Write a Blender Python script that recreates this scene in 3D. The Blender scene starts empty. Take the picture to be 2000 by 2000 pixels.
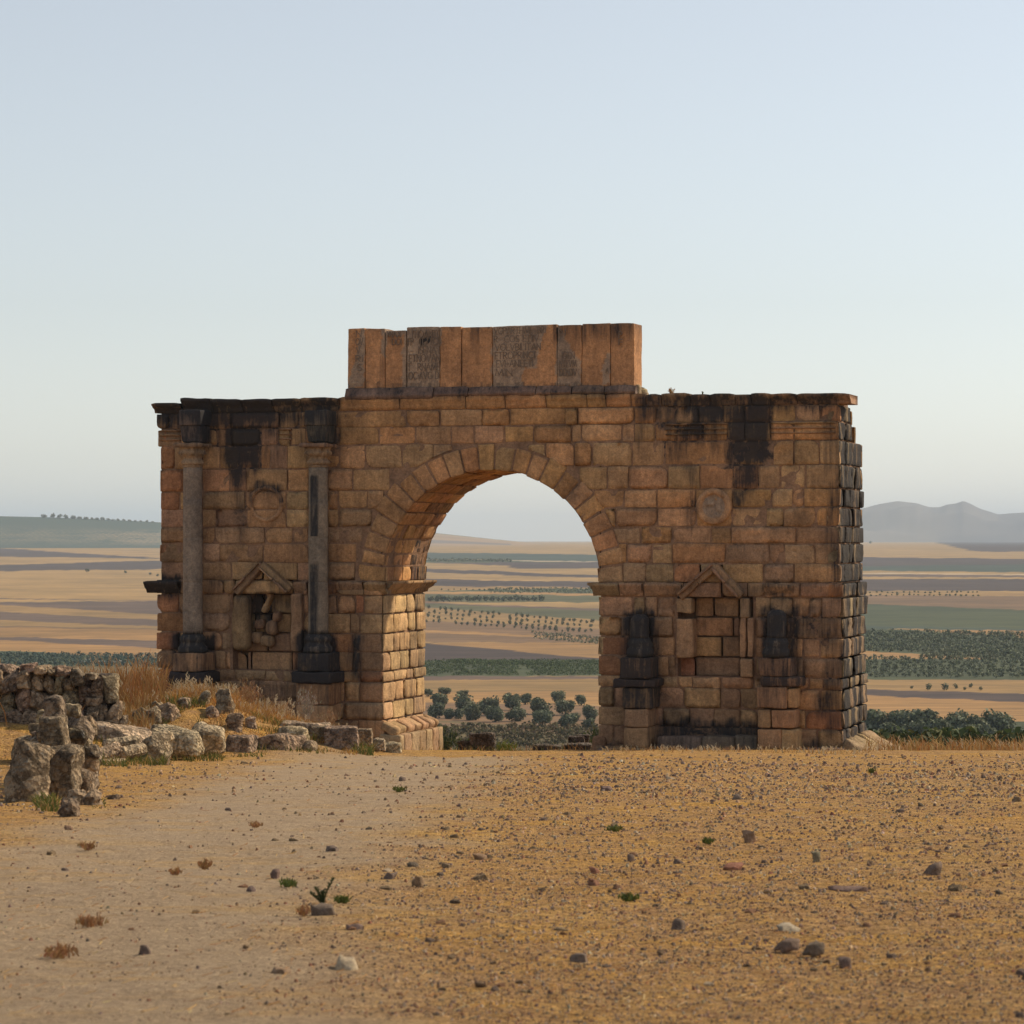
import bpy, math, random
from mathutils import Vector, Matrix, noise
random.seed(7)
SC = bpy.context.scene
COL = SC.collection
PI = math.pi
R_ = math.radians

# ------------------------------------------------------------------ camera, sky, sun
EYE = 5.52            # eye height above the foot of the arch
F = 5400.0            # focal length in units of a 2000 px wide frame
HOR = 1055.0          # horizon row
cam = bpy.data.cameras.new("camera")
cam.sensor_width = 36.0
cam.lens = F / 2000.0 * 36.0
cam.shift_y = (HOR - 1000.0) / 2000.0
cam.clip_start = 0.5
cam.clip_end = 60000.0
cam.dof.use_dof = True
cam.dof.focus_distance = 74.0
cam.dof.aperture_fstop = 6.3
camo = bpy.data.objects.new("camera", cam)
camo.location = (0, 0, EYE)
camo.rotation_euler = (PI / 2, 0, 0)
COL.objects.link(camo)
SC.camera = camo

SUN_DIR = Vector((1.219, 0.569, 1.15)).normalized()
sun_el = math.asin(SUN_DIR.z)
sun_az = math.atan2(SUN_DIR.x, SUN_DIR.y)
w = bpy.data.worlds.new("World")
SC.world = w
w.use_nodes = True
nt = w.node_tree
bg = nt.nodes["Background"]
sky = nt.nodes.new("ShaderNodeTexSky")
sky.sky_type = 'NISHITA'
sky.sun_disc = False
sky.sun_elevation = sun_el
sky.sun_rotation = sun_az
sky.altitude = 400
sky.air_density = 1.1
sky.dust_density = 0.6
sky.ozone_density = 1.0
hs = nt.nodes.new("ShaderNodeHueSaturation")
hs.inputs["Saturation"].default_value = 0.45
nt.links.new(sky.outputs[0], hs.inputs["Color"])
nt.links.new(hs.outputs[0], bg.inputs[0])
bg.inputs[1].default_value = 0.118

sl = bpy.data.lights.new("sun", 'SUN')
sl.energy = 4.2
sl.angle = R_(2.0)
sl.color = (1.0, 0.83, 0.60)
so = bpy.data.objects.new("sun", sl)
so.rotation_euler = SUN_DIR.to_track_quat('Z', 'Y').to_euler()
so.location = (60, 60, 80)
COL.objects.link(so)
vs = SC.view_settings
vs.view_transform = 'Standard'
vs.look = 'None'
vs.exposure = 0.12
vs.gamma = 1.0
SC.cycles.volume_bounces = 4
SC.cycles.max_bounces = 8

# ------------------------------------------------------------------ helpers
def nz(x, y=0.0, z=0.0):
    return noise.noise(Vector((x, y, z)))

def fbm(x, y, z=0.0, o=3):
    a, s, f = 0.0, 1.0, 1.0
    for _ in range(o):
        a += s * nz(x * f, y * f, z * f); s *= 0.5; f *= 2.03
    return a

def smooth(a, b, x):
    if a == b: return 1.0 if x >= a else 0.0
    t = max(0.0, min(1.0, (x - a) / (b - a)))
    return t * t * (3 - 2 * t)

def lerp_tab(tab, x):
    if x <= tab[0][0]: return tab[0][1]
    for (a, va), (b, vb) in zip(tab, tab[1:]):
        if x <= b: return va + (vb - va) * (x - a) / (b - a)
    return tab[-1][1]

class MB:
    def __init__(s): s.v = []; s.f = []; s.c = []
    def vert(s, p, c=(0.3, 0.2, 0.12, 0.0)):
        s.v.append(tuple(p)); s.c.append(c); return len(s.v) - 1
    def grid(s, rows, cols, close=False):
        """rows: list of equal-length vertex index rows"""
        for a, b in zip(rows, rows[1:]):
            n = len(a)
            for i in range(n if close else n - 1):
                j = (i + 1) % n
                s.f.append((a[i], a[j], b[j], b[i]))
    def build(s, name, mat, parent=None, flat=False):
        me = bpy.data.meshes.new(name)
        me.from_pydata(s.v, [], s.f)
        at = me.attributes.new("tint", 'FLOAT_COLOR', 'POINT')
        at.data.foreach_set("color", [x for c in s.c for x in c])
        if not flat: me.shade_smooth()
        me.materials.append(mat)
        me.update()
        o = bpy.data.objects.new(name, me)
        COL.objects.link(o)
        if parent is not None: o.parent = parent
        return o

def tag(o, label, cat, group=None):
    o["label"] = label; o["category"] = cat
    if group: o["group"] = group
    return o

def thing(name, label, cat, loc=(0, 0, 0), rotz=0.0, group=None):
    o = bpy.data.objects.new(name, None)
    o.empty_display_size = 0.2
    o.location = loc; o.rotation_euler = (0, 0, rotz)
    COL.objects.link(o)
    return tag(o, label, cat, group)

def copy_thing(root, loc, rotz=0.0, scale=1.0, label=None):
    r = root.copy(); COL.objects.link(r)
    r.location = loc; r.rotation_euler = (0, 0, rotz); r.scale = (scale,) * 3
    if label: r["label"] = label
    for ch in list(root.children):
        c = ch.copy(); COL.objects.link(c); c.parent = r
    return r

def vary(c, a=0.12, hue=0.05, st=0.0):
    k = 1 + random.uniform(-a, a)
    return tuple(max(0.01, x * k * (1 + random.uniform(-hue, hue))) for x in c[:3]) + (st,)

def rough_box(mb, T, size, r=0.05, amp=0.02, seg=0.14, tint=(0.3, 0.22, 0.14, 0), stain=None, seed=0.0,
              freq=2.2, taper=0.0, tintf=None):
    """a stone: box of the given size, corner radius r, eroded by noise; T maps box coords (centre 0) to the mesh"""
    hx, hy, hz = (d / 2 for d in size)
    r = min(r, hx * .98, hy * .98, hz * .98)
    def ticks(h):
        n = max(1, int(round((2 * (h - r)) / seg)))
        xs = [-h, -h + r * .3, -h + r]
        xs += [-h + r + (2 * (h - r)) * i / n for i in range(1, n)]
        xs += [h - r, h - r * .3, h]
        return xs
    tx, ty, tz = ticks(hx), ticks(hy), ticks(hz)
    cache = {}
    def put(x, y, z):
        k = (round(x, 5), round(y, 5), round(z, 5))
        if k in cache: return cache[k]
        q = Vector((max(-hx + r, min(hx - r, x)), max(-hy + r, min(hy - r, y)), max(-hz + r, min(hz - r, z))))
        d = Vector((x, y, z)) - q
        n = d.normalized() if d.length > 1e-6 else Vector((0, 0, 1))
        p = q + n * r
        a = fbm(p.x * freq + seed, p.y * freq - seed * .7, p.z * freq + seed * .3, 3) * amp
        p += n * a
        if taper:
            k2 = 1 - taper * (p.z / hz * .5 + .5)
            p.x *= k2; p.y *= k2
        P = T(p.x, p.y, p.z)
        t = tint
        if tintf: t = tintf(P)
        if stain: t = t[:3] + (max(t[3], stain(P)),)
        cache[k] = mb.vert(P, t)
        return cache[k]
    def face(A, B, fn):
        rows = [[put(*fn(a, b)) for a in A] for b in B]
        mb.grid(rows, 0)
    face(tx, tz, lambda a, b: (a, -hy, b)); face(tx, tz, lambda a, b: (-a, hy, b))
    face(ty, tz, lambda a, b: (hx, a, b)); face(ty, tz, lambda a, b: (-hx, -a, b))
    face(tx, ty, lambda a, b: (a, b, hz)); face(tx, ty, lambda a, b: (-a, b, -hz))

def at(c, M=None):
    """transform helper: offset by c after optional 3x3 rotation"""
    c = Vector(c)
    if M is None: return lambda x, y, z: (c.x + x, c.y + y, c.z + z)
    return lambda x, y, z: tuple(c + M @ Vector((x, y, z)))

def lathe(mb, prof, cen, seg=28, tint=(.3, .25, .2, 0), stain=None, amp=0.0, mod=None, seed=0.0, cap=True):
    rows = []
    for (r, z) in prof:
        row = []
        for i in range(seg):
            a = 2 * PI * i / seg
            rr = r * (mod(a, z) if mod else 1.0)
            if amp: rr += amp * fbm(math.cos(a) * 1.6 + seed, math.sin(a) * 1.6, z * 2.0 + seed, 2)
            P = (cen[0] + rr * math.cos(a), cen[1] + rr * math.sin(a), cen[2] + z)
            t = tint
            if stain: t = t[:3] + (max(t[3], stain(P)),)
            row.append(mb.vert(P, t))
        rows.append(row)
    mb.grid(rows, 0, close=True)
    if cap:
        mb.f.append(tuple(rows[-1])); mb.f.append(tuple(reversed(rows[0])))

# ------------------------------------------------------------------ materials
def new_mat(name):
    m = bpy.data.materials.new(name); m.use_nodes = True
    n = m.node_tree
    b = n.nodes["Principled BSDF"]
    b.inputs["Roughness"].default_value = 0.92
    b.inputs["Specular IOR Level"].default_value = 0.15
    return m, n, b

def N(n, t, **k):
    x = n.nodes.new(t)
    for a, v in k.items(): setattr(x, a, v)
    return x

def tex(n, scale, detail=6, rough=0.6, stretch=None):
    co = N(n, "ShaderNodeTexCoord")
    mp = N(n, "ShaderNodeMapping")
    if stretch: mp.inputs["Scale"].default_value = stretch
    n.links.new(co.outputs["Object"], mp.inputs[0])
    t = N(n, "ShaderNodeTexNoise")
    t.inputs["Scale"].default_value = scale
    t.inputs["Detail"].default_value = detail
    t.inputs["Roughness"].default_value = rough
    n.links.new(mp.outputs[0], t.inputs["Vector"])
    return t

def ramp(n, src, p0, p1, c0=(0, 0, 0, 1), c1=(1, 1, 1, 1)):
    r = N(n, "ShaderNodeValToRGB")
    r.color_ramp.elements[0].position = p0; r.color_ramp.elements[0].color = c0
    r.color_ramp.elements[1].position = p1; r.color_ramp.elements[1].color = c1
    n.links.new(src, r.inputs[0])
    return r

def mix(n, mode, fac, a, b):
    m = N(n, "ShaderNodeMix", data_type='RGBA', blend_type=mode)
    for s, v in ((m.inputs[0], fac), (m.inputs[6], a), (m.inputs[7], b)):
        if isinstance(v, (int, float)): s.default_value = v
        elif isinstance(v, tuple): s.default_value = v
        else: n.links.new(v, s)
    return m.outputs[2]

def math_(n, op, a, b=None, clamp=False):
    m = N(n, "ShaderNodeMath", operation=op, use_clamp=clamp)
    for s, v in zip(m.inputs, (a, b)):
        if v is None: continue
        if isinstance(v, (int, float)): s.default_value = v
        else: n.links.new(v, s)
    return m.outputs[0]

def bump(n, b, src, dist, strength=1.0):
    bp = N(n, "ShaderNodeBump")
    bp.inputs["Distance"].default_value = dist
    bp.inputs["Strength"].default_value = strength
    n.links.new(src, bp.inputs["Height"])
    n.links.new(bp.outputs[0], b.inputs["Normal"])

def tint_attr(n):
    a = N(n, "ShaderNodeAttribute"); a.attribute_name = "tint"
    return a

def stone_mat(name, fine=9.0, streak=True, pits=0.0, lichen=(0.026, 0.028, 0.033, 1), bumpd=0.05, pale=0.0, contrast=(0.66, 1.4)):
    m, n, b = new_mat(name)
    a = tint_attr(n)
    t1 = tex(n, 1.3, 7, 0.62)
    t2 = tex(n, fine, 8, 0.7)
    lo, hi = contrast
    r1 = ramp(n, t1.outputs[0], 0.3, 0.7, (lo, lo, lo * 1.03, 1), (hi, hi * .98, hi * .93, 1))
    c = mix(n, 'MULTIPLY', 1.0, a.outputs["Color"], r1.outputs[0])
    r2 = ramp(n, t2.outputs[0], 0.33, 0.68, (.68, .68, .69, 1), (1.28, 1.26, 1.21, 1))
    c = mix(n, 'MULTIPLY', 0.9, c, r2.outputs[0])
    t5 = tex(n, fine * 3.3, 4, 0.7)
    c = mix(n, 'MULTIPLY', 0.7, c, ramp(n, t5.outputs[0], .34, .66, (.72, .71, .71, 1), (1.25, 1.23, 1.2, 1)).outputs[0])
    st = a.outputs["Alpha"]
    if streak:
        t3 = tex(n, 2.2, 5, 0.65, (3.5, 3.5, 0.32))
        r3 = ramp(n, t3.outputs[0], 0.38, 0.66, (.8, .78, .78, 1), (1.14, 1.12, 1.1, 1))
        c = mix(n, 'MULTIPLY', 0.6, c, r3.outputs[0])
        nn = math_(n, 'ADD', math_(n, 'MULTIPLY', t3.outputs[0], 0.9), math_(n, 'MULTIPLY', t2.outputs[0], 0.6))
    else:
        nn = math_(n, 'MULTIPLY', t2.outputs[0], 1.5)
    if streak:
        t6 = tex(n, 1.0, 6, 0.7, (9, 9, .9))
        nn = math_(n, 'ADD', math_(n, 'MULTIPLY', nn, .62), math_(n, 'MULTIPLY', t6.outputs[0], .58))
    s = math_(n, 'ADD', math_(n, 'MULTIPLY', st, 1.5), math_(n, 'MULTIPLY', math_(n, 'SUBTRACT', nn, .84), 3.0))
    s = ramp(n, s, 0.12, 1.08)
    c = mix(n, 'MIX', math_(n, 'MULTIPLY', s.outputs[0], 0.93), c, lichen)  # alpha mask holds stains and painted recess shade alike
    if pale:
        t4 = tex(n, 14, 4, 0.6)
        r4 = ramp(n, t4.outputs[0], 0.58, 0.7)
        c = mix(n, 'MIX', math_(n, 'MULTIPLY', r4.outputs[0], pale), c, (0.42, 0.38, 0.3, 1))
    hgt = math_(n, 'ADD', t2.outputs[0], math_(n, 'MULTIPLY', t1.outputs[0], 1.5))
    if pits:
        co = N(n, "ShaderNodeTexCoord")
        v = N(n, "ShaderNodeTexVoronoi", feature='DISTANCE_TO_EDGE'); v.inputs["Scale"].default_value = 3.2
        nn2 = N(n, "ShaderNodeVectorMath", operation='ADD'); sc_ = N(n, "ShaderNodeVectorMath", operation='SCALE'); sc_.inputs["Scale"].default_value = .35
        n.links.new(t2.outputs["Color"], sc_.inputs[0]); n.links.new(co.outputs["Object"], nn2.inputs[0]); n.links.new(sc_.outputs[0], nn2.inputs[1])
        n.links.new(nn2.outputs[0], v.inputs["Vector"])
        cr = ramp(n, v.outputs["Distance"], .0, .07, (.35, .33, .32, 1), (1, 1, 1, 1))
        c = mix(n, 'MULTIPLY', pits, c, cr.outputs[0])
        v2 = N(n, "ShaderNodeTexVoronoi"); v2.inputs["Scale"].default_value = 15
        n.links.new(co.outputs["Object"], v2.inputs["Vector"])
        pt = ramp(n, v2.outputs["Distance"], .08, .35, (.45, .44, .44, 1), (1.05, 1.05, 1.05, 1))
        c = mix(n, 'MULTIPLY', pits, c, pt.outputs[0])
        hgt = math_(n, 'ADD', hgt, math_(n, 'ADD', math_(n, 'MULTIPLY', v2.outputs["Distance"], 1.2), math_(n, 'MULTIPLY', cr.outputs[0], .8)))
    n.links.new(c, b.inputs["Base Color"])
    bump(n, b, hgt, bumpd)
    return m

def leaf_mat(name, transl=0.25, rng=0.5, scale=1.5):
    m, n, b = new_mat(name)
    a = tint_attr(n)
    t = tex(n, scale, 3, 0.6)
    r = ramp(n, t.outputs[0], 0.3, 0.7, (1 - rng, 1 - rng, 1 - rng, 1), (1 + rng, 1 + rng, 1 + rng * .9, 1))
    c = mix(n, 'MULTIPLY', 1.0, a.outputs["Color"], r.outputs[0])
    n.links.new(c, b.inputs["Base Color"])
    b.inputs["Roughness"].default_value = 0.75
    if transl:
        tr = N(n, "ShaderNodeBsdfTranslucent")
        n.links.new(c, tr.inputs[0])
        ms = N(n, "ShaderNodeMixShader"); ms.inputs[0].default_value = transl
        n.links.new(b.outputs[0], ms.inputs[1]); n.links.new(tr.outputs[0], ms.inputs[2])
        n.links.new(ms.outputs[0], n.nodes["Material Output"].inputs[0])
    return m

M_STONE = stone_mat("old_limestone")
M_CORE = stone_mat("rubble_mortar", fine=6, streak=False, bumpd=0.06)
M_FIELDSTONE = stone_mat("weathered_fieldstone", fine=11, streak=False, pits=.5, bumpd=0.055, pale=0.6, contrast=(.35, 1.5))
M_PEBBLE = stone_mat("loose_stone", fine=16, streak=False, bumpd=0.02)
M_LEAF = leaf_mat("olive_leaves", 0.2, 0.45, 0.8)
M_DRY = leaf_mat("dry_stalks", 0.35, 0.3, 2.0)
M_GREEN = leaf_mat("green_weeds", 0.3, 0.3, 2.0)
M_BARK = stone_mat("bark", streak=False)
def plain_mat(name, col, rough=0.9):
    m, n, b = new_mat(name)
    t = tex(n, 12, 5, 0.65)
    r = ramp(n, t.outputs[0], 0.3, 0.7, tuple(x * .75 for x in col) + (1,), tuple(min(1, x * 1.2) for x in col) + (1,))
    n.links.new(r.outputs[0], b.inputs["Base Color"]); b.inputs["Roughness"].default_value = rough
    bump(n, b, t.outputs[0], 0.01)
    return m
M_CUT = plain_mat("letter_shade_brown", (0.22, 0.165, 0.125))  # brown that paints the shade of cut letters; hut doors reuse it
M_WHITE = plain_mat("whitewash", (0.75, 0.73, 0.68))
M_TILE = plain_mat("roof_sheet", (0.45, 0.35, 0.28))

# ------------------------------------------------------------------ ground heights
PROF = [(-40, 0.4), (0, 1.6), (60, 4.63), (66, 5.04), (72, 5.50), (78, 5.95), (82, 6.38), (90, 7.6), (100, 10.5), (130, 16.0)]
MOUND = [(-400, .9), (0, 1.2), (230, 1.0), (300, 1.02), (350, 1.2), (450, 1.08), (520, .75), (600, .45), (680, .14), (735, 0.0)]
BANK = [(-400, .9), (60, .75), (180, .62), (235, .5), (270, .12), (300, 0)]
def ground_z(x, t, fine=True):
    base = -lerp_tab(PROF, t)
    px = 1000 + F * x / max(t, 6.0)
    base -= 0.12 * smooth(55, 58.5, t) * (1 - smooth(59, 62, t)) * 0
    m = lerp_tab(MOUND, px) * smooth(56.0, 61.0, t) * (1 - 0.62 * smooth(64, 71, t)) * (1 - smooth(78, 84, t))
    bk = lerp_tab(BANK, px) * smooth(51.6, 54.4, t) * (1 - smooth(56, 61, t))
    z = EYE + base + max(m, bk)
    if fine:
        k = 0.45 + 0.55 * smooth(12, 20, t)
        z += 0.05 * fbm(x * .35, t * .35, 1.0, 2) + k * 0.022 * fbm(x * 1.9, t * 1.9, 4.0, 3)
        if m > .05: z += 0.12 * m * fbm(x * .8, t * .8, 9.0, 3)
    return z

def ground_hit(px, py):
    """first point of the ground seen along the view ray of a photo pixel"""
    a, s = (px - 1000) / F, (py - HOR) / F
    lo = 8.0; t = lo
    step = .6 if px < 760 else 4.0
    f = lambda t: EYE - s * t <= ground_z(a * t, t, False)
    while t < 100 and not f(t): lo = t; t += step
    hi = min(t, 100.0)
    for _ in range(9):
        m = (lo + hi) / 2
        if f(m): hi = m
        else: lo = m
    t = hi
    return a * t, t, ground_z(a * t, t)

# path (pale trodden strip) as a polyline in the world
PATHP = [ground_hit(*p)[:2] for p in ((-150, 1990), (120, 1860), (220, 1760), (330, 1690), (480, 1610), (600, 1560), (680, 1520), (740, 1495), (800, 1481))]
PATHW = [2.6, 2.3, 2.3, 2.4, 2.6, 2.7, 2.8, 3.0, 3.0]
def path_mask(x, t):
    best = 9.0
    for (a, b), w0, w1 in zip(zip(PATHP, PATHP[1:]), PATHW, PATHW[1:]):
        dx, dy = b[0] - a[0], b[1] - a[1]
        L2 = dx * dx + dy * dy
        k = max(0, min(1, ((x - a[0]) * dx + (t - a[1]) * dy) / L2))
        d = math.hypot(x - a[0] - k * dx, t - a[1] - k * dy) / (w0 + (w1 - w0) * k)
        best = min(best, d)
    return 1 - smooth(0.45, 1.15, best + 0.30 * fbm(x * .5, t * .5, 3.0, 3))

# ------------------------------------------------------------------ valley heights
VPROF = [(88, 8.6), (100, 10.6), (150, 18), (300, 31), (400, 35.2), (480, 36.0), (520, 36.3), (570, 37.0), (650, 37.8), (750, 38.2), (850, 38.4),
         (1000, 38.2), (1200, 36.9), (1500, 35.2), (1900, 31.5), (2400, 26.6), (3000, 22.2), (3600, 16.7), (4200, 11.7),
         (5500, 9.2), (8000, 7.4), (14000, 8.0), (21000, 9.5)]
def valley_y(t): return HOR + F * lerp_tab(VPROF, t) / t
_VT = []
def valley_t(y):
    if not _VT:
        t = 480.0
        while t < 21000:
            _VT.append((valley_y(t), t)); t *= 1.004
    lo = _VT[-1]
    for a, b in zip(_VT, _VT[1:]):
        if a[0] >= y >= b[0] and a[0] != b[0]:
            return a[1] + (b[1] - a[1]) * (a[0] - y) / (a[0] - b[0])
    return lo[1] if y < lo[0] else 480.0
def valley_pt(px, py):
    t = valley_t(py)
    return ((px - 1000) / F * t, t, EYE - lerp_tab(VPROF, t))

# field colours (real crops and soils)
TAN = (.34, .225, .098); TAN2 = (.285, .185, .08); ORG = (.33, .195, .08); SOIL = (.078, .058, .052); SOIL2 = (.13, .092, .072)
GRN = (.068, .082, .042); GRN2 = (.10, .10, .05); TEAL = (.06, .08, .06); BRN = (.19, .122, .07); ROUGH = (.13, .105, .052); PALE = (.46, .37, .26)
# each field: (region, colour, left-edge top, left-edge bottom, right-edge top, right-edge bottom); rows as seen where the field lies
LX0, LX1, CX0, CX1, RX0, RX1 = 85, 310, 835, 1168, 1699, 1914
FIELDS = [
 ('L', TEAL, 1055, 1066, 1055, 1068), ('L', PALE, 1064.5, 1067, 1067, 1069), ('L', TAN, 1067, 1076, 1069, 1091), ('L', SOIL, 1076, 1088, 1090, 1091), ('L', TAN, 1088, 1101, 1091, 1095),
 ('L', SOIL, 1101, 1114, 1095, 1112), ('L', TAN, 1114, 1172, 1112, 1175), ('L', SOIL2, 1169, 1170.5, 1173, 1174), ('L', SOIL2, 1175, 1186, 1174, 1199), ('L', TAN2, 1186, 1199, 1199, 1211),
 ('L', SOIL2, 1199, 1215, 1211, 1224), ('L', TAN2, 1215, 1224, 1224, 1229), ('L', BRN, 1224, 1226, 1229, 1231), ('L', ORG, 1226, 1246, 1231, 1251), ('L', SOIL2, 1246, 1254, 1251, 1266),
 ('L', ORG, 1254, 1275, 1266, 1284), ('L', GRN, 1275, 1300, 1284, 1300), ('L', ROUGH, 1300, 1475, 1300, 1475),
 ('C', TAN, 1055, 1080, 1055, 1083), ('C', TEAL, 1079, 1092, 1083, 1097), ('C', PALE, 1091.5, 1093.2, 1096.5, 1098.5), ('C', GRN, 1093, 1099, 1098, 1098.5), ('C', SOIL, 1099, 1099, 1097.5, 1110),
 ('C', TAN, 1099, 1110, 1110, 1124), ('C', SOIL, 1110.5, 1118.5, 1124, 1129), ('C', TAN, 1118.5, 1130, 1129, 1137), ('C', SOIL, 1130, 1144.5, 1137, 1147), ('C', TAN2, 1144.5, 1155, 1147, 1150),
 ('C', GRN, 1153, 1154, 1149, 1160), ('C', ORG, 1155, 1160, 1159, 1163), ('C', GRN2, 1160, 1176, 1163, 1181), ('C', BRN, 1175, 1178, 1181, 1184), ('C', GRN2, 1178, 1188, 1193, 1214), ('C', TAN, 1177, 1177, 1176, 1190), ('C', SOIL2, 1178, 1179, 1188, 1193),
 ('C', TAN2, 1186, 1211, 1212, 1228), ('C', BRN, 1211, 1254, 1228, 1256), ('C', ORG, 1231, 1236, 1246, 1249), ('C', ORG, 1255.5, 1256, 1255, 1287), ('C', SOIL, 1256, 1290, 1286, 1289),
 ('C', GRN, 1289, 1322, 1288, 1320), ('C', SOIL2, 1321, 1329, 1321, 1326), ('C', TAN2, 1329, 1349, 1326, 1349), ('C', ORG, 1350, 1372, 1350, 1376), ('C', TAN2, 1348, 1350.5, 1348, 1350), ('C', BRN, 1371, 1411, 1378, 1424),
 ('C', ROUGH, 1408, 1475, 1424, 1475), ('C', BRN, 1411, 1417, 1428, 1438),
 ('R', TAN, 1055, 1092, 1055, 1092), ('R', SOIL, 1088, 1106, 1091, 1104), ('R', TEAL, 1105, 1116, 1103, 1117), ('R', TAN, 1115, 1131, 1117, 1131), ('R', PALE, 1119, 1121, 1121, 1122.5), ('R', SOIL2, 1122, 1126, 1123, 1127),
 ('R', SOIL, 1131, 1154, 1131, 1154), ('R', TAN2, 1154, 1164, 1156, 1166), ('R', BRN, 1162, 1181, 1164, 1190), ('R', GRN, 1180, 1225, 1188, 1229), ('R', TEAL, 1222, 1228, 1226, 1231), ('R', ORG, 1230, 1237, 1231, 1240), ('R', GRN, 1227, 1276, 1240, 1287),
 ('R', ORG, 1272, 1290, 1284, 1287), ('R', GRN, 1287, 1328, 1287, 1328), ('R', TAN2, 1328, 1348, 1328, 1352), ('R', SOIL, 1347, 1358, 1352, 1367), ('R', ORG, 1358, 1408, 1367, 1412), ('R', GRN, 1404, 1475, 1408, 1475),
]
XS = {'L': (LX0, LX1), 'C': (CX0, CX1), 'R': (RX0, RX1)}
def field_color(px, py):
    reg = 'L' if px < 560 else ('C' if px < 1430 else 'R')
    x0, x1 = XS[reg]
    k = (px - x0) / (x1 - x0)
    kc = max(-.6, min(1.6, k))
    col = ROUGH if py > 1440 else TAN
    for (r, c, a, b, a2, b2) in FIELDS:
        if r != reg: continue
        y0, y1 = a + (a2 - a) * kc, b + (b2 - b) * kc
        if y0 <= py < y1: col = c
    if reg == 'R' and py < 1077 and px > 1835 and py > 1058 and (px - 1835) / 75 > (py - 1061) / 18: col = SOIL
    if reg == 'C' and 1097 <= py < 1110 and px > 1003 + (1110 - py) * -1.6 and px > 985: col = SOIL if py > 1097.5 + (1168 - px) * .006 else col
    return col
# ------------------------------------------------------------------ ground sheet of the hilltop
def ground_mat():
    m, n, b = new_mat("dry_earth")
    a = tint_attr(n)
    pth = a.outputs["Alpha"]
    big = tex(n, 0.35, 6, 0.62)
    mid = tex(n, 2.6, 8, 0.68)
    fin = tex(n, 21, 8, 0.75)
    straw = ramp(n, big.outputs[0], 0.32, 0.66, (.50, .285, .085, 1), (.66, .41, .105, 1))
    dirt = ramp(n, mid.outputs[0], 0.3, 0.7, (.44, .265, .12, 1), (.62, .40, .195, 1))
    # straw cover is patchy
    pf = ramp(n, mid.outputs[0], 0.36, 0.6)
    c = mix(n, 'MIX', math_(n, 'MULTIPLY', pf.outputs[0], .75), dirt.outputs[0], straw.outputs[0])
    path = ramp(n, mid.outputs[0], 0.25, 0.75, (.42, .308, .195, 1), (.54, .408, .265, 1))
    c = mix(n, 'MIX', pth, c, path.outputs[0])
    gp = tex(n, .8, 6, .7, (.7, 1.6, 1)); gpf = ramp(n, gp.outputs[0], .50, .62)
    c = mix(n, 'MIX', math_(n, 'MULTIPLY', gpf.outputs[0], math_(n, "SUBTRACT", .62, math_(n, "MULTIPLY", pth, .36))), c, (.66, .38, .075, 1))
    c = mix(n, 'MULTIPLY', 1.0, c, a.outputs["Color"])
    f = ramp(n, fin.outputs[0], 0.32, 0.68, (.5, .47, .45, 1), (1.3, 1.27, 1.22, 1))
    c = mix(n, 'MULTIPLY', math_(n, 'SUBTRACT', 1.0, math_(n, 'MULTIPLY', pth, .55)), c, f.outputs[0])
    sp = tex(n, 7.5, 5, .7)
    c = mix(n, 'MULTIPLY', math_(n, 'SUBTRACT', .9, math_(n, 'MULTIPLY', pth, .5)), c, ramp(n, sp.outputs[0], .36, .6, (.66, .62, .6, 1), (1.14, 1.12, 1.1, 1)).outputs[0])
    co = N(n, "ShaderNodeTexCoord")
    def peb(scale, frac):
        v = N(n, "ShaderNodeTexVoronoi"); v.inputs["Scale"].default_value = scale
        n.links.new(co.outputs["Object"], v.inputs["Vector"])
        sep = N(n, "ShaderNodeSeparateColor"); n.links.new(v.outputs["Color"], sep.inputs[0])
        on = ramp(n, sep.outputs[0], 1 - frac, 1 - frac + .03).outputs[0]
        core = ramp(n, v.outputs["Distance"], .28, .42, (1, 1, 1, 1), (0, 0, 0, 1)).outputs[0]
        tone = ramp(n, sep.outputs[1], 0, 1, (.48, .43, .41, 1), (1.5, 1.42, 1.32, 1)).outputs[0]
        return math_(n, 'MULTIPLY', on, core), tone, v
    m1, tn1, v1 = peb(13, .42); m2, tn2, v2 = peb(27, .5)
    damp = math_(n, 'SUBTRACT', 1.0, math_(n, 'MULTIPLY', pth, .72))
    c = mix(n, 'MULTIPLY', math_(n, 'MULTIPLY', m2, damp), c, tn2)
    c = mix(n, 'MULTIPLY', math_(n, 'MULTIPLY', m1, damp), c, tn1)
    n.links.new(c, b.inputs["Base Color"])
    hgt = math_(n, 'ADD', fin.outputs[0], math_(n, 'MULTIPLY', mid.outputs[0], 2.0))
    hgt = math_(n, 'ADD', hgt, math_(n, 'MULTIPLY', math_(n, 'ADD', m1, math_(n, 'MULTIPLY', m2, .6)), math_(n, 'MULTIPLY', damp, .9)))
    bump(n, b, hgt, 0.07)
    return m

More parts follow.
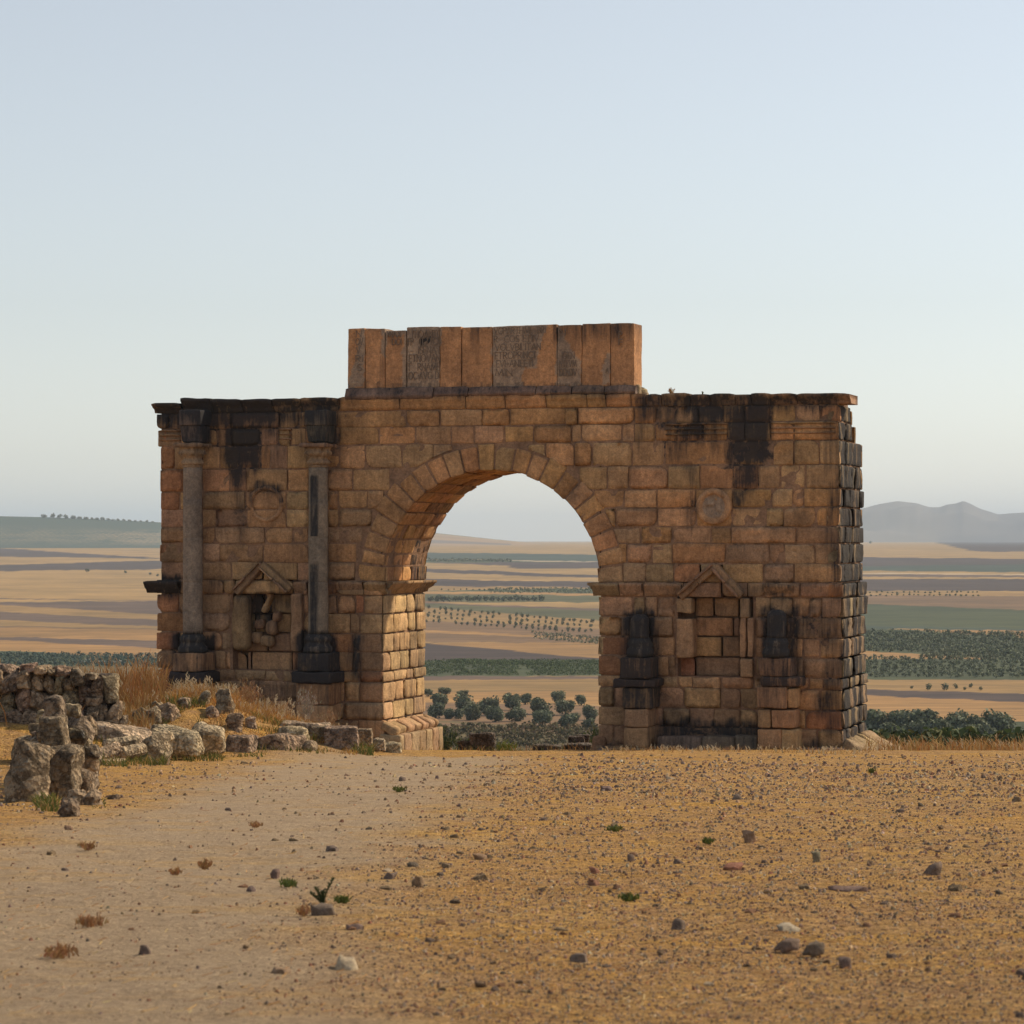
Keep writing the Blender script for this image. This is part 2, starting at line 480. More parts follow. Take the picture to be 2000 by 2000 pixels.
def build_ground():
    mb = MB()
    cols = [-3, -2.2, -1.6, -1.1, -.8, -.6, -.45, -.36, -.3, -.26, -.23]
    cols = cols + [-.205 + .41 * i / 250 for i in range(251)] + [-c for c in reversed(cols)]
    ts = [-30, -15, -5, 0, 4, 7, 9, 10.5]
    t = 11.5
    while t < 58:
        ts.append(t); t *= 1.0 + 0.0042 + 0.004 * smooth(11, 40, t) 
    while t < 84: ts.append(t); t += 0.4
    while t < 130: ts.append(t); t += 4
    rows = []
    for t in ts:
        row = []
        for a in cols:
            x = a * (t + 6) if t > -6 else a * 6 * (1 + (-t) * .1)
            if t >= 11: x = a * (t + 6 * (1 - smooth(11, 14, t)) )if abs(a) < .21 else a * (t + 6)
            inside = abs(a) < .21 and t > 10
            z = ground_z(x, t, True)
            pm = path_mask(x, t) if inside and t < 64 else 0.0
            g = 1.0
            px = 1000 + F * x / max(t, 6)
            tint = (1, 1, 1)
            right = smooth(1350, 1900, px) * .55 + 0.12
            k = 0.75 * right * (0.5 + fbm(x * .3, t * .3, 7, 2))
            k = max(0, min(.8, k))
            tint = (1 - .13 * k, 1 - .06 * k, 1 + .18 * k)
            row.append(mb.vert((x, t, z), tint + (pm,)))
        rows.append(row)
    mb.grid(rows, 0)
    o = mb.build("ground", ground_mat())
    o["kind"] = "structure"
build_ground()

# ------------------------------------------------------------------ valley floor with its fields
def valley_mat():
    m, n, b = new_mat("farmland")
    a = tint_attr(n)
    t1 = tex(n, 0.012, 8, 0.65)
    t2 = tex(n, 0.16, 8, 0.72, (.25, 1, 1))
    t3 = tex(n, 0.05, 6, 0.7, (.12, 1.6, 1))
    c = mix(n, 'MULTIPLY', 1.0, a.outputs["Color"], ramp(n, t1.outputs[0], .3, .7, (.7, .72, .74, 1), (1.25, 1.2, 1.14, 1)).outputs[0])
    c = mix(n, 'MULTIPLY', 1.0, c, ramp(n, t2.outputs[0], .3, .7, (.62, .64, .67, 1), (1.3, 1.27, 1.22, 1)).outputs[0])
    c = mix(n, 'MULTIPLY', .8, c, ramp(n, t3.outputs[0], .35, .65, (.84, .85, .86, 1), (1.13, 1.11, 1.08, 1)).outputs[0])
    n.links.new(c, b.inputs["Base Color"])
    return m
def build_valley():
    mb = MB()
    cols = [-1.6, -1.1, -.8, -.6, -.45, -.35, -.28, -.24]
    cols = cols + [-.215 + .43 * i / 200 for i in range(201)] + [-c for c in reversed(cols)]
    ts = [88, 92, 96, 100, 110, 125, 150, 200, 250, 300, 350, 400, 440, 470]
    y = 1462.0
    while y > 1061.5:
        ts.append(valley_t(y)); y -= 0.9
    ts += [7000, 8000, 10000, 13000, 17000, 21000]
    ts = sorted(ts)
    rows = []
    for t in ts:
        row = []
        z0 = EYE - lerp_tab(VPROF, t)
        yy = valley_y(t) if t > 480 else 1470
        for a in cols:
            x = a * t
            wob = (1.6 * fbm(a * 60, t * .004, 2.0, 2) + 1.1 * fbm(a * 260, t * .01, 6.0, 2)) * min(1.0, 1500 / t + .3)
            c = field_color(1000 + F * a + 4 * fbm(t * .01, 5.0), min(1474, yy + wob))
            row.append(mb.vert((x, t, z0 + min(.0015 * t, 1.0) * .15 * fbm(x * .01, t * .01)), c + (0,)))
        rows.append(row)
    mb.grid(rows, 0)
    o = mb.build("fields", valley_mat()); o["kind"] = "structure"
build_valley()

# ------------------------------------------------------------------ hills and mountains
def hill_mesh(name, crest, t0, t1, mat, tintf, depth_back=800, n=120, rough=0.0, rf=.002):
    """crest: (px, py) points of the skyline; foot at distance t0 on the plain, crest at t1, back slope beyond"""
    mb = MB()
    x0, x1 = crest[0][0], crest[-1][0]
    rows = []
    steps = [0, .08, .18, .3, .42, .54, .66, .78, .88, .95, 1.0]
    for k in steps + [1.25, 2.0]:
        row = []
        for i in range(n + 1):
            px = x0 + (x1 - x0) * i / n
            cy = lerp_tab(crest, px)
            zc = EYE - (cy - HOR) / F * t1
            zf = EYE - lerp_tab(VPROF, t0) - 1.0
            if k <= 1:
                t = t0 + (t1 - t0) * k
                z = zf + (zc - zf) * (k ** 1.15 if not rough else k)
            else:
                t = t1 + depth_back * (k - 1); z = zc + (zf - 8 - zc) * (k - 1)
            x = (px - 1000) / F * t1 * (t / t1 if k <= 1 else 1)
            if rough and 0 < k:
                z += rough * (fbm(x * rf, t * rf, 3.0, 5) - .5 * abs(fbm(x * rf * 2.5, t * rf * .8, 8.0, 3))) * (max(0, 1 - k) ** .6 if k < 1 else .04) * min(1.0, k * 2)
            row.append(mb.vert((x, t, z), tintf(px, k) + (0,)))
        rows.append(row)
    mb.grid(rows, 0)
    o = mb.build(name, mat); o["kind"] = "structure"
    return o
def orchard_hill_mat():
    m, n, b = new_mat("orchard_hillside")
    a = tint_attr(n)
    co = N(n, "ShaderNodeTexCoord"); mp = N(n, "ShaderNodeMapping")
    mp.inputs["Rotation"].default_value = (0, 0, R_(12))
    n.links.new(co.outputs["Object"], mp.inputs[0])
    wv = N(n, "ShaderNodeTexWave"); wv.inputs["Scale"].default_value = 0.034; wv.inputs["Distortion"].default_value = 1.2
    wv.inputs["Detail"].default_value = 3
    n.links.new(mp.outputs[0], wv.inputs[0])
    t2 = tex(n, 0.02, 6, .7)
    f = math_(n, 'MULTIPLY', ramp(n, wv.outputs["Fac"], .55, .8).outputs[0], ramp(n, t2.outputs[0], .38, .55).outputs[0])
    f = math_(n, 'MULTIPLY', f, a.outputs["Fac"])
    c = mix(n, 'MIX', f, (.06, .085, .065, 1), (.38, .28, .17, 1))
    n.links.new(c, b.inputs["Base Color"])
    return m
def soil_hill_mat(name, scale):
    m, n, b = new_mat(name)
    a = tint_attr(n)
    t2 = tex(n, scale, 8, .7)
    c = mix(n, 'MULTIPLY', 1.0, a.outputs["Color"], ramp(n, t2.outputs[0], .3, .7, (.7, .72, .75, 1), (1.25, 1.2, 1.15, 1)).outputs[0])
    n.links.new(c, b.inputs["Base Color"])
    return m
hill_mesh("orchard_hill", [(-500, 1020), (-200, 1004), (86, 1010), (169, 1013.5), (225, 1016), (310, 1020), (430, 1034), (600, 1056), (700, 1066)],
          4150, 4750, orchard_hill_mat(), lambda px, k: (lambda v: (v, v, v))(max(0, smooth(.1, .3, k) * (1 - smooth(.55, .75, k)) * (0.55 + .75 * smooth(150, 310, px)))))
def chill(px, k):
    if .28 < k < .5 and px < 1000: return (.17, .145, .13)
    if k > .9: return (.2, .17, .11)
    return (.33, .225, .13)
hill_mesh("stubble_hill", [(540, 1058), (640, 1040), (740, 1034), (847, 1040.5), (969, 1053.5), (1093, 1065.5), (1153, 1069), (1240, 1072)],
          4900, 6300, soil_hill_mat("stubble_hillside", .004), chill)
hill_mesh("mountains", [(1380, 1062), (1480, 1040), (1560, 1015), (1640, 1000), (1690, 992), (1716, 985), (1754, 978), (1791, 982), (1805, 987), (1817, 990), (1835, 990),
          (1849, 985), (1867, 983), (1881, 978), (1895, 983), (1914, 993), (1950, 1004), (2010, 1000), (2100, 1012), (2300, 1030), (2500, 1060)],
          10500, 12300, soil_hill_mat("mountain_rock", .0012), lambda px, k: (.14, .12, .10), 2500, 260, 85, .0016)

# ------------------------------------------------------------------ the arch: frame of reference
PSI = R_(17)
WID = 19.2
DEP = 3.6
dR = 71.8
XR = (1640 - 1000) / F * dR
AX, AY = XR - WID * math.cos(PSI), dR + WID * math.sin(PSI)
RU = Vector((math.cos(PSI), -math.sin(PSI))); RW = Vector((math.sin(PSI), math.cos(PSI)))
def uv(px, py, wd=0.0):
    """photo pixel -> (u, v) on the plane of the facade, wd metres behind its face"""
    a = (px - 1000) / F
    ox, oy = AX + RW.x * wd, AY + RW.y * wd
    # (ox+u*RU.x) = a*(oy+u*RU.y)
    u = (a * oy - ox) / (RU.x - a * RU.y)
    t = oy + u * RU.y
    return u, EYE - (py - HOR) / F * t
def px_of(u, wd, v):
    x = AX + RU.x * u + RW.x * wd; t = AY + RU.y * u + RW.y * wd
    return 1000 + F * x / t, HOR + F * (EYE - v) / t

arch = thing("triumphal_arch", "ruined Roman triumphal arch of brown stone blocks standing alone on the hilltop", "arch", (AX, AY, 0), -PSI)

YL = [779, 802, 834, 868, 913.5, 957, 993, 1028, 1060, 1097, 1132, 1160, 1197, 1236, 1273, 1309, 1331, 1370, 1405, 1437, 1478]
YR = [768, 795, 828, 864, 911, 957.5, 993.5, 1031, 1063, 1102, 1139.5, 1167, 1206, 1244.5, 1282, 1322, 1343, 1382, 1418, 1460, 1478]
V = [(uv(450, a)[1] + uv(1500, b)[1]) / 2 for a, b in zip(YL, YR)]
V[20] = -0.3
UJL = uv(748, 1250)[0]; UJR = uv(1169, 1250)[0]
UC = (UJL + UJR) / 2
VS = V[10] - .03
RI = (UJR - UJL) / 2
VC = uv(955, 917)[1]
RIV = VC - VS                      # vertical inner radius
RO = RI + 0.70
print("arch", UJL, UJR, RI, RIV, V[0], V[10])

# lichen: black runs and crusts on the stone, plus painted shade in the niche and jamb gap
ST = [(505, 545, 838, 908, .55), (570, 602, 835, 905, .45), (1280, 1345, 830, 905, .55), (1375, 1416, 795, 906, .5), (700, 740, 1330, 1440, .3), (520, 640, 1135, 1160, .45), (298, 560, 770, 838, .9), (560, 662, 772, 832, .8), (1236, 1510, 762, 812, .8), (1345, 1420, 825, 868, .5), (1600, 1650, 760, 940, .45), (410, 440, 835, 905, .5), (440, 520, 915, 935, .4), (1240, 1262, 795, 900, .45), (745, 800, 752, 776, .4), (1395, 1425, 860, 1000, .35), (455, 475, 1030, 1110, .35), (1205, 1225, 1060, 1140, .3), (560, 600, 1040, 1170, .25), (295, 665, 776, 806, .95), (345, 665, 800, 836, .85), (300, 350, 800, 836, .5), (436, 512, 830, 918, .95), (505, 545, 830, 870, .7), (520, 560, 868, 905, .45), (452, 484, 908, 960, .95), (458, 486, 955, 1030, .55), (385, 416, 828, 868, .95),
      (632, 662, 798, 880, .8), (494, 554, 932, 958, .85), (484, 502, 950, 992, .6), (540, 556, 950, 990, .6), (335, 425, 1238, 1345, .85), (578, 660, 1232, 1345, .95), (684, 710, 1235, 1335, .75), (394, 406, 1096, 1114, .9),  # the tall entry by the left jamb paints the dark of an open gap
      (284, 354, 1126, 1165, 1.0), (395, 450, 1120, 1165, .45), (455, 600, 1160, 1190, .5), (486, 545, 1160, 1215, .85), (486, 540, 1215, 1270, .45), (640, 720, 1130, 1165, .45), (560, 660, 1300, 1440, .55), (380, 600, 1330, 1380, .55),  # entries over the left niche paint the shade of its recess
      (1232, 1645, 764, 800, .8), (1240, 1300, 795, 830, .65), (1345, 1475, 793, 832, .9), (1280, 1322, 793, 866, .6), (1318, 1376, 824, 866, .95), (1300, 1440, 864, 912, .22), (1416, 1510, 793, 910, .95), (1428, 1484, 905, 960, .9), (1430, 1466, 953, 996, .75), (1500, 1520, 910, 1000, .4),
      (1336, 1368, 903, 957, .55), (1330, 1362, 953, 1036, .5), (1434, 1462, 1063, 1104, .45), (1610, 1650, 940, 1440, .55), (1560, 1650, 1180, 1260, .6), (1216, 1288, 1190, 1392, .85), (1484, 1564, 1184, 1348, .8), (1280, 1490, 1405, 1475, .72), (1500, 1530, 1340, 1420, .5), (1590, 1640, 1350, 1400, .7),
      (1440, 1560, 1136, 1170, .5), (1280, 1340, 1136, 1170, .4), (668, 800, 742, 780, .55), (800, 1100, 752, 778, .6), (1100, 1262, 748, 778, .5), (1169, 1240, 1450, 1480, .5), (1540, 1660, 1450, 1480, .6), (1345, 1420, 1180, 1230, .3)]
def stain_shade_px(x, y):
    s = 0.0
    for (x0, x1, y0, y1, k) in ST:
        if x < x0 - 15 or x > x1 + 15 or y < y0 - 9 or y > y1 + 27: continue
        f = smooth(x0 - 14, x0 + 14, x) * (1 - smooth(x1 - 14, x1 + 14, x)) * smooth(y0 - 8, y0 + 8, y) * (1 - smooth(y1 - 22, y1 + 26, y))
        s = max(s, k * f)
    return s
def stain_shade_loc(P):
    x, y = px_of(P[0], P[1], P[2])
    x += 11 * fbm(P[0] * 1.1, P[2] * .8, 2.0, 3); y += 15 * fbm(P[0] * 2.4, P[2] * .5, 6.0, 3)
    return min(1.0, stain_shade_px(x, y) * (1.0 + .25 * nz(P[0] * 2.3, P[2] * .9, 3.3)))

# stone colours
S_TAN = (.44, .272, .15); S_ORG = (.46, .262, .128); S_RED = (.37, .185, .10); S_GRY = (.31, .24, .19); S_BRN = (.36, .23, .14)
def block_tint(x, y):
    r = random.random()
    if x < 352 and y > 836: base = S_RED if r < .7 else S_BRN
    elif y > 1100: base = S_BRN if r < .55 else (S_TAN if r < .93 else S_RED)
    elif x > 640 and y < 1000: base = S_ORG if r < .5 else (S_TAN if r < .97 else S_RED)
    else: base = S_TAN if r < .55 else (S_ORG if r < .8 else S_BRN)
    return vary(base, .17, .05)

def patch(mb, T, quad, tint, seed, bev=.035, amp=.018, off=0.0, rad=None, skirt=.16, push=None, stain=None, ds=.11, edge=.011, tintf=None):
    """one dressed stone seen from its face: quad = bl, br, tr, tl in face coords, rounded and worn at the rim"""
    (ax, ay), (bx, by), (cx, cy), (dx, dy) = quad
    Lx = .5 * (math.hypot(bx - ax, by - ay) + math.hypot(cx - dx, cy - dy))
    Ly = .5 * (math.hypot(dx - ax, dy - ay) + math.hypot(cx - bx, cy - by))
    if Lx < .05 or Ly < .05: return
    if rad is None:
        rad = [random.choice((.015, .02, .03, .04, .07)) for _ in range(4)]
        if random.random() < .40: rad[random.randrange(4)] = random.uniform(.08, .26)
        if random.random() < .10: rad[random.randrange(4)] = random.uniform(.15, .32)
    bev = min(bev, Lx * .3, Ly * .3)
    def ticks(L):
        n = max(2, int(round((L - 2 * bev) / ds)))
        return [0, bev * .35] + [bev + (L - 2 * bev) * i / n for i in range(n + 1)] + [L - bev * .35, L]
    xs, ys = ticks(Lx), ticks(Ly)
    rows = []
    for y in ys:
        row = []
        for x in xs:
            X, Y = x, y
            ed = min(x, Lx - x, y, Ly - y)
            for ci, (ox, oy) in enumerate(((0, 0), (Lx, 0), (Lx, Ly), (0, Ly))):
                r = min(rad[ci], Lx * .48, Ly * .48)
                ddx, ddy = abs(x - ox), abs(y - oy)
                if ddx < r and ddy < r:
                    qx, qy = r - ddx, r - ddy
                    m = max(qx, qy)
                    l = math.hypot(qx, qy)
                    k = m / l if l > 1e-9 else 1
                    nx, ny = r - qx * k, r - qy * k
                    X = ox + (nx if ox == 0 else -nx); Y = oy + (ny if oy == 0 else -ny)
                    ed = min(ed, r - m)
                    break
            # uneven rim
            if x in (xs[0], xs[1]): X += edge * (1 + nz(seed, Y * 5.0)) * .8
            if x in (xs[-1], xs[-2]): X -= edge * (1 + nz(seed + 9, Y * 5.0)) * .8
            if y in (ys[0], ys[1]): Y += edge * (1 + nz(seed + 5, X * 5.0)) * .8
            if y in (ys[-1], ys[-2]): Y -= edge * (1 + nz(seed + 3, X * 5.0)) * .8
            s, t = X / Lx, Y / Ly
            p = (ax * (1 - s) + bx * s) * (1 - t) + (dx * (1 - s) + cx * s) * t
            q = (ay * (1 - s) + by * s) * (1 - t) + (dy * (1 - s) + cy * s) * t
            h = off + amp * fbm(p * 2.4 + seed, q * 2.4, seed, 3) + (.35 * amp * math.sin(q * 95) if int(seed * 10) % 4 == 0 else 0)
            if ed < bev:
                k = 1 - ed / bev
                h -= bev * (1 - math.sqrt(max(0, 1 - k * k)))
            if push: p, q = push(p, q)
            P = T(p, q, h)
            c = tintf(P) if tintf else tint
            if not tintf:
                kk = 1 + .20 * fbm(P[0] * .9 + 3, P[2] * .9, P[1] * .9, 2); k3 = 1 + .06 * nz(P[0] * .7, P[2] * .6, 9)
                c = (c[0] * kk, c[1] * kk / k3 ** .5, c[2] * kk / k3) + tuple(c[3:])
            if stain: c = c[:3] + (max(c[3], stain(P)),)
            row.append(mb.vert(P, c))
        rows.append(row)
    mb.grid(rows, 0)
    # sides going back into the wall
    ring = rows[0] + [r[-1] for r in rows[1:]] + rows[-1][-2::-1] + [r[0] for r in rows[-2:0:-1]]
    pos = [(x, ys[0]) for x in xs]
    back = []
    inner = T(0, 0, -skirt); outer = T(0, 0, 0)
    dv = tuple(i - o for i, o in zip(inner, outer))
    for i in ring:
        vv = mb.v[i]
        back.append(mb.vert((vv[0] + dv[0], vv[1] + dv[1], vv[2] + dv[2]), mb.c[i]))
    mb.grid([ring, back], 0, close=True)

TF = lambda p, q, h: (p, -h, q)                 # front face
TR = lambda p, q, h: (WID + h, p, q)            # right end, p = depth
TL = lambda p, q, h: (-h, p, q)
TB = lambda p, q, h: (p, DEP + h, q)

def ell_push(p, q):
    """keep stones outside the ring of voussoirs"""
    if q <= VS: return (p, q)
    ry = RIV + .70
    dx, dy = (p - UC) / RO, (q - VS) / ry
    l = math.hypot(dx, dy)
    if l < 1.0 and l > 1e-6:
        return (UC + dx / l * RO, VS + dy / l * ry)
    return (p, q)

ROWS = {
 1: [[305,330,391,450,547,583,659,793,860,942,996,1104,1129,1239,1283,1316,1365,1412,1455,1505,1554,1602,1642]],
 2: [[306,354,425,452,508,544,567,597,662,739,811,881,926,985,1042,1117,1135,1214,1239,1280,1323,1373,1420,1455,1505,1550,1640]],
 3: [[313,341,395,428,466,508,528,561,605,663,714,785,846,884],[1030,1066,1121,1156,1235,1297,1432,1510,1551,1600,1640]],
 4: [[313,359,395,448,482,561,603,640,688,762],[1130,1186,1227,1305,1367,1432,1481,1523,1573,1640]],
 5: [[313,351,395,479,559,603,640,660,717,748],[1158,1219,1283,1358,1431,1507,1548,1570,1640]],
 6: [[313,395,421,482,559,603,640,662,725],[1180,1202,1283,1360,1429,1496,1531,1593,1640]],
 7: [[313,395,420,469,518,571,603,640,708],[1196,1251,1313,1390,1429,1555,1640]],
 8: [[313,395,429,514,603,640,697],[1200,1223,1274,1313,1416,1503,1532,1592,1641]],
 9: [[313,395,451,513,580,640,694],[1205,1216,1261,1316,1368,1409,1492,1551,1642]],
 10: [[303,350,395,437,460,574,603,640,659,712,748],[1169,1210,1259,1335,1410,1460,1494,1562,1616,1644]],
 11: [[305,350,395,450],[592,603,640,659,694,710,748],[1169,1237,1261,1284,1319],[1475,1504,1547,1581,1605,1643]],
 12: [[303,395,450],[592,640,684,702,748],[1169,1213,1232,1269,1316],[1475,1498,1533,1553,1644]],
 13: [[303,350,395,433,450],[592,640,691,748],[1173,1232,1269,1318],[1475,1535,1567,1602,1645]],
 14: [[303,345,395,418,440,450],[592,653,689,704,748],[1169,1216,1278,1306,1319],[1475,1553,1568,1645]],
 15: [[303,345,415,459,518,580,653,700,748],[1167,1216,1281,1324,1352,1408,1474,1535,1580,1608,1645]],
 16: [[303,350,420,480,556,585,657,673,702,749],[1168,1200,1220,1287,1336,1408,1446,1483,1535,1556,1602,1645]],
 17: [[303,370,450,540,590,622,650,671,752],[1169,1226,1263,1295,1348,1394,1445,1481,1507,1538,1573,1645]],
 18: [[303,400,500,600,699,752],[1169,1200,1225,1271,1340,1400,1481,1523,1559,1596,1646]],
 19: [[303,400,520,640,752],[1165,1235,1300,1380,1470,1560,1648]],
}
NICHE_L = (450, 592, 1160, 1309); NICHE_R = (1319, 1475, 1168, 1321)
def build_masonry():
    mb = MB()
    sd = 0.0
    for ci, segs in ROWS.items():
        v1, v0 = V[ci], V[ci + 1]
        for seg in segs:
            for xa, xb in zip(seg, seg[1:]):
                ym = (YL[ci] + YL[ci + 1]) / 2
                ua, ub = uv(xa, ym)[0], uv(xb, ym)[0]
                ua = max(ua, -.12); ub = min(ub, WID + .1)
                um, vm = (ua + ub) / 2, (v0 + v1) / 2
                if vm > VS and math.hypot((um - UC) / RO, (vm - VS) / (RIV + .7)) < .93: continue
                sd += 3.7
                off = random.uniform(-.022, .025)
                if ci == 19: off += .14
                if ci == 10: off += .05
                g = random.choice((.001, .003, .004, .008, .02)); g2 = random.choice((.001, .004, .007, .014))
                sk = random.uniform(-.024, .024); am_ = random.choice((.012, .016, .022, .035, .05))
                patch(mb, TF, ((ua + g, v0 + g2), (ub - g, v0 + g2 + sk), (ub - g + sk, v1 - g2), (ua + g, v1 - g2 + sk)),
                      block_tint((xa + xb) / 2, ym), sd, bev=random.choice((.010, .014, .02, .03, .05)), amp=am_, off=off, push=ell_push if vm > VS - .3 else None, stain=stain_shade_loc)
    # right end: four or five worn stones a course
    for ci in range(1, 20):
        v1, v0 = V[ci], V[ci + 1]
        dmax = DEP if ci >= 3 else 1.7
        ps = [0.0]
        while ps[-1] < dmax - .5: ps.append(ps[-1] + random.uniform(.42, 1.05))
        ps[-1] = dmax + (random.uniform(-.12, .1) if ci < 19 else 0)
        for pa, pb in zip(ps, ps[1:]):
            sd += 3.1
            st = random.choice((.25, .5, .62, .75, .85)) if 3 <= ci < 17 else random.choice((.2, .4, .5))
            if ci < 3: st = .85
            c = vary((.30, .225, .145), .18, .04, 0)
            RS = lambda P: max(0, min(.95, (1.02 if P[2] > 4.2 else .78) + .95 * nz(P[1] * 2.2 + 5, 1.0, P[2] * .22) + .3 * nz(P[1] * 5, 2.0, P[2] * 1.4))) if P[1] > .03 else .15  # streaky stain; front edge left pale to paint it as sunlit
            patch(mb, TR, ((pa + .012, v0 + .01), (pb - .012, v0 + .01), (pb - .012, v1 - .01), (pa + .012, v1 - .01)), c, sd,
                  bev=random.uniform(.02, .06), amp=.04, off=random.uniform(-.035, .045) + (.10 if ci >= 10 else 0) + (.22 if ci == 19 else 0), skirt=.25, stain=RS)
    # left end and the far face, coursed the same way
    for ci in range(1, 20):
        v1, v0 = V[ci], V[ci + 1]
        p = 0.0
        while p < DEP - .3:
            q = min(DEP, p + random.uniform(.6, 1.2)); sd += 2.3
            patch(mb, TL, ((p + .012, v0 + .01), (q - .012, v0 + .01), (q - .012, v1 - .01), (p + .012, v1 - .01)), vary(S_RED if random.random() < .5 else S_BRN), sd, off=random.uniform(-.03, .03), ds=.2)
            p = q
        p = 0.1
        while p < WID - .3:
            q = min(WID, p + random.uniform(.7, 1.6)); m_ = (p + q) / 2; vm = (v0 + v1) / 2
            inside = (UJL - .2 < m_ < UJR + .2 and vm < VS) or (vm >= VS and math.hypot((m_ - UC) / RO, (vm - VS) / (RIV + .7)) < 1)
            if not inside:
                pa, pb = p, q
                if vm < VS:
                    if pa < UJL < pb: pb = UJL
                    if pa < UJR < pb: pa = UJR
                sd += 1.7
                patch(mb, TB, ((pa + .012, v0 + .01), (pb - .012, v0 + .01), (pb - .012, v1 - .01), (pa + .012, v1 - .01)), vary(S_TAN), sd, off=random.uniform(-.03, .03), ds=.3, push=ell_push if vm > VS - .3 else None)
            p = q
    mb.build("masonry", M_STONE, arch)

    # left and right jambs of the passage
    for side in (0, 1):
        jb = MB()
        for ci in range(10, 20):
            v1, v0 = V[ci], V[ci + 1]
            n = random.choice((4, 5, 5, 6))
            cuts = sorted([0.0] + [DEP * (i + random.uniform(-.25, .25)) / n for i in range(1, n)] + [DEP + random.uniform(-.08, .08)])
            for pa, pb in zip(cuts, cuts[1:]):
                sd += 2.9
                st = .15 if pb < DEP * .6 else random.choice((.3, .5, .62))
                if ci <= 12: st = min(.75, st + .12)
                if side == 0: T = lambda p, q, h: (UJL + h, p, q)
                else: T = lambda p, q, h: (UJR - h, p, q)
                g = random.choice((.008, .014, .022))
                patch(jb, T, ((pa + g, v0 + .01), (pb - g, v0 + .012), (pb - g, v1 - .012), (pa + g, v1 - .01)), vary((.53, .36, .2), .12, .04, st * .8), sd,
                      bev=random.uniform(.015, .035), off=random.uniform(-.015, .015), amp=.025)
        jb.build("passage_jamb", M_STONE, arch)

    # rubble core
    cb = MB()
    def quad(*P):
        cb.f.append(tuple(cb.vert(p, (.28, .175, .115, .12)) for p in P))
    e = .028
    def fgrid(u0, u1, wd, v0, v1):
        nu, nv = max(1, int((u1 - u0) / .15)), max(1, int((v1 - v0) / .15))
        rows = []
        for j in range(nv + 1):
            row = []
            for i in range(nu + 1):
                P = (u0 + (u1 - u0) * i / nu, wd, v0 + (v1 - v0) * j / nv)
                row.append(cb.vert(P, (.28, .175, .115, stain_shade_loc(P))))
            rows.append(row)
        cb.grid(rows, 0)
    def boxc(u0, u1, w0, w1, v0, v1):
        fgrid(u0, u1, w0, v0, v1); quad((u0, w1, v0), (u1, w1, v0), (u1, w1, v1), (u0, w1, v1))
        quad((u0, w0, v0), (u0, w1, v0), (u0, w1, v1), (u0, w0, v1)); quad((u1, w0, v0), (u1, w1, v0), (u1, w1, v1), (u1, w0, v1))
        quad((u0, w0, v1), (u1, w0, v1), (u1, w1, v1), (u0, w1, v1)); quad((u0, w0, v0), (u1, w0, v0), (u1, w1, v0), (u0, w1, v0))
    vt = V[3]
    for (ua, ub, nc) in ((e, UJL - .06, NICHE_L), (UJR + .06, WID - .08, NICHE_R)):
        na, nb = uv(nc[0] + 4, 1250)[0], uv(nc[1] - 4, 1250)[0]
        nv0, nv1 = V[15] + .0, V[11] + .1
        boxc(ua, ub, .65, DEP - e, -.3, vt)
        boxc(ua, na, e, .65, -.3, vt); boxc(nb, ub, e, .65, -.3, vt)
        boxc(na, nb, e, .65, -.3, nv0); boxc(na, nb, e, .65, nv1 + .75, vt)
        boxc(na, nb, e + .18, .65, nv1 + .02, nv1 + .75)
    n = 32
    prev = None
    for i in range(n + 1):
        a = PI * i / n
        r, rv = RI + e, RIV + e
        p = (UC + r * math.cos(a), VS + rv * math.sin(a))
        if prev:
            for wd in (e, DEP - e):
                quad((prev[0], wd, prev[1]), (p[0], wd, p[1]), (p[0], wd, vt), (prev[0], wd, vt))
            quad((prev[0], e, prev[1]), (p[0], e, p[1]), (p[0], DEP - e, p[1]), (prev[0], DEP - e, prev[1]))
        prev = p
    boxc(e, 17.6, e, DEP - e, vt, V[0] - .06)
    boxc(17.6, WID - e - .04, e, 1.6, vt, V[0] - .08)
    cb.build("rubble_core", M_CORE, arch, flat=True)

    # ring of voussoirs and the soffit behind them
    pts = [(719, 1102), (726, 1075), (737, 1042), (751, 1009), (770, 982), (788, 958), (812, 937), (840, 920), (869, 903), (901, 893), (934, 891), (966, 891), (1003, 896), (1035, 902), (1062, 918),
           (1091, 940), (1116, 960), (1138, 982), (1160, 1008), (1172, 1042), (1184, 1074), (1190, 1105)]
    angs = []
    for p in pts:
        u, v = uv(*p)
        angs.append(math.atan2((v - VS) / (RIV + .35), (u - UC) / (RI + .35)))
    angs = [PI] + angs + [0.0]
    ab, sb, bb = MB(), MB(), MB()
    for k, (a1, a0) in enumerate(zip(angs, angs[1:])):
        ro = .68 + random.uniform(-.05, .07) + (.05 if a0 > 2.3 or a1 < .8 else 0)
        ri = random.uniform(-.035, .035)
        def P(a, d): return (UC + (RI + d) * math.cos(a), VS + (RIV + d) * math.sin(a))
        g = .011 / RI
        q4 = (P(a1 - g, ri), P(a0 + g, ri), P(a0 + g, ro), P(a1 - g, ro))
        sd += 2.1
        t = vary(S_ORG if random.random() < .6 else S_TAN, .14, .05)
        patch(ab, TF, q4, t, sd, bev=random.uniform(.035, .06), off=random.uniform(-.01, .04), amp=.02, skirt=.22, stain=stain_shade_loc)
        patch(bb, TB, q4, t, sd + 1, off=.01, ds=.25)
        nn = random.choice((3, 4, 4, 5))
        cuts = [0.0] + sorted(DEP * (i + random.uniform(-.3, .3)) / nn for i in range(1, nn)) + [DEP + random.uniform(-.22, .12)]
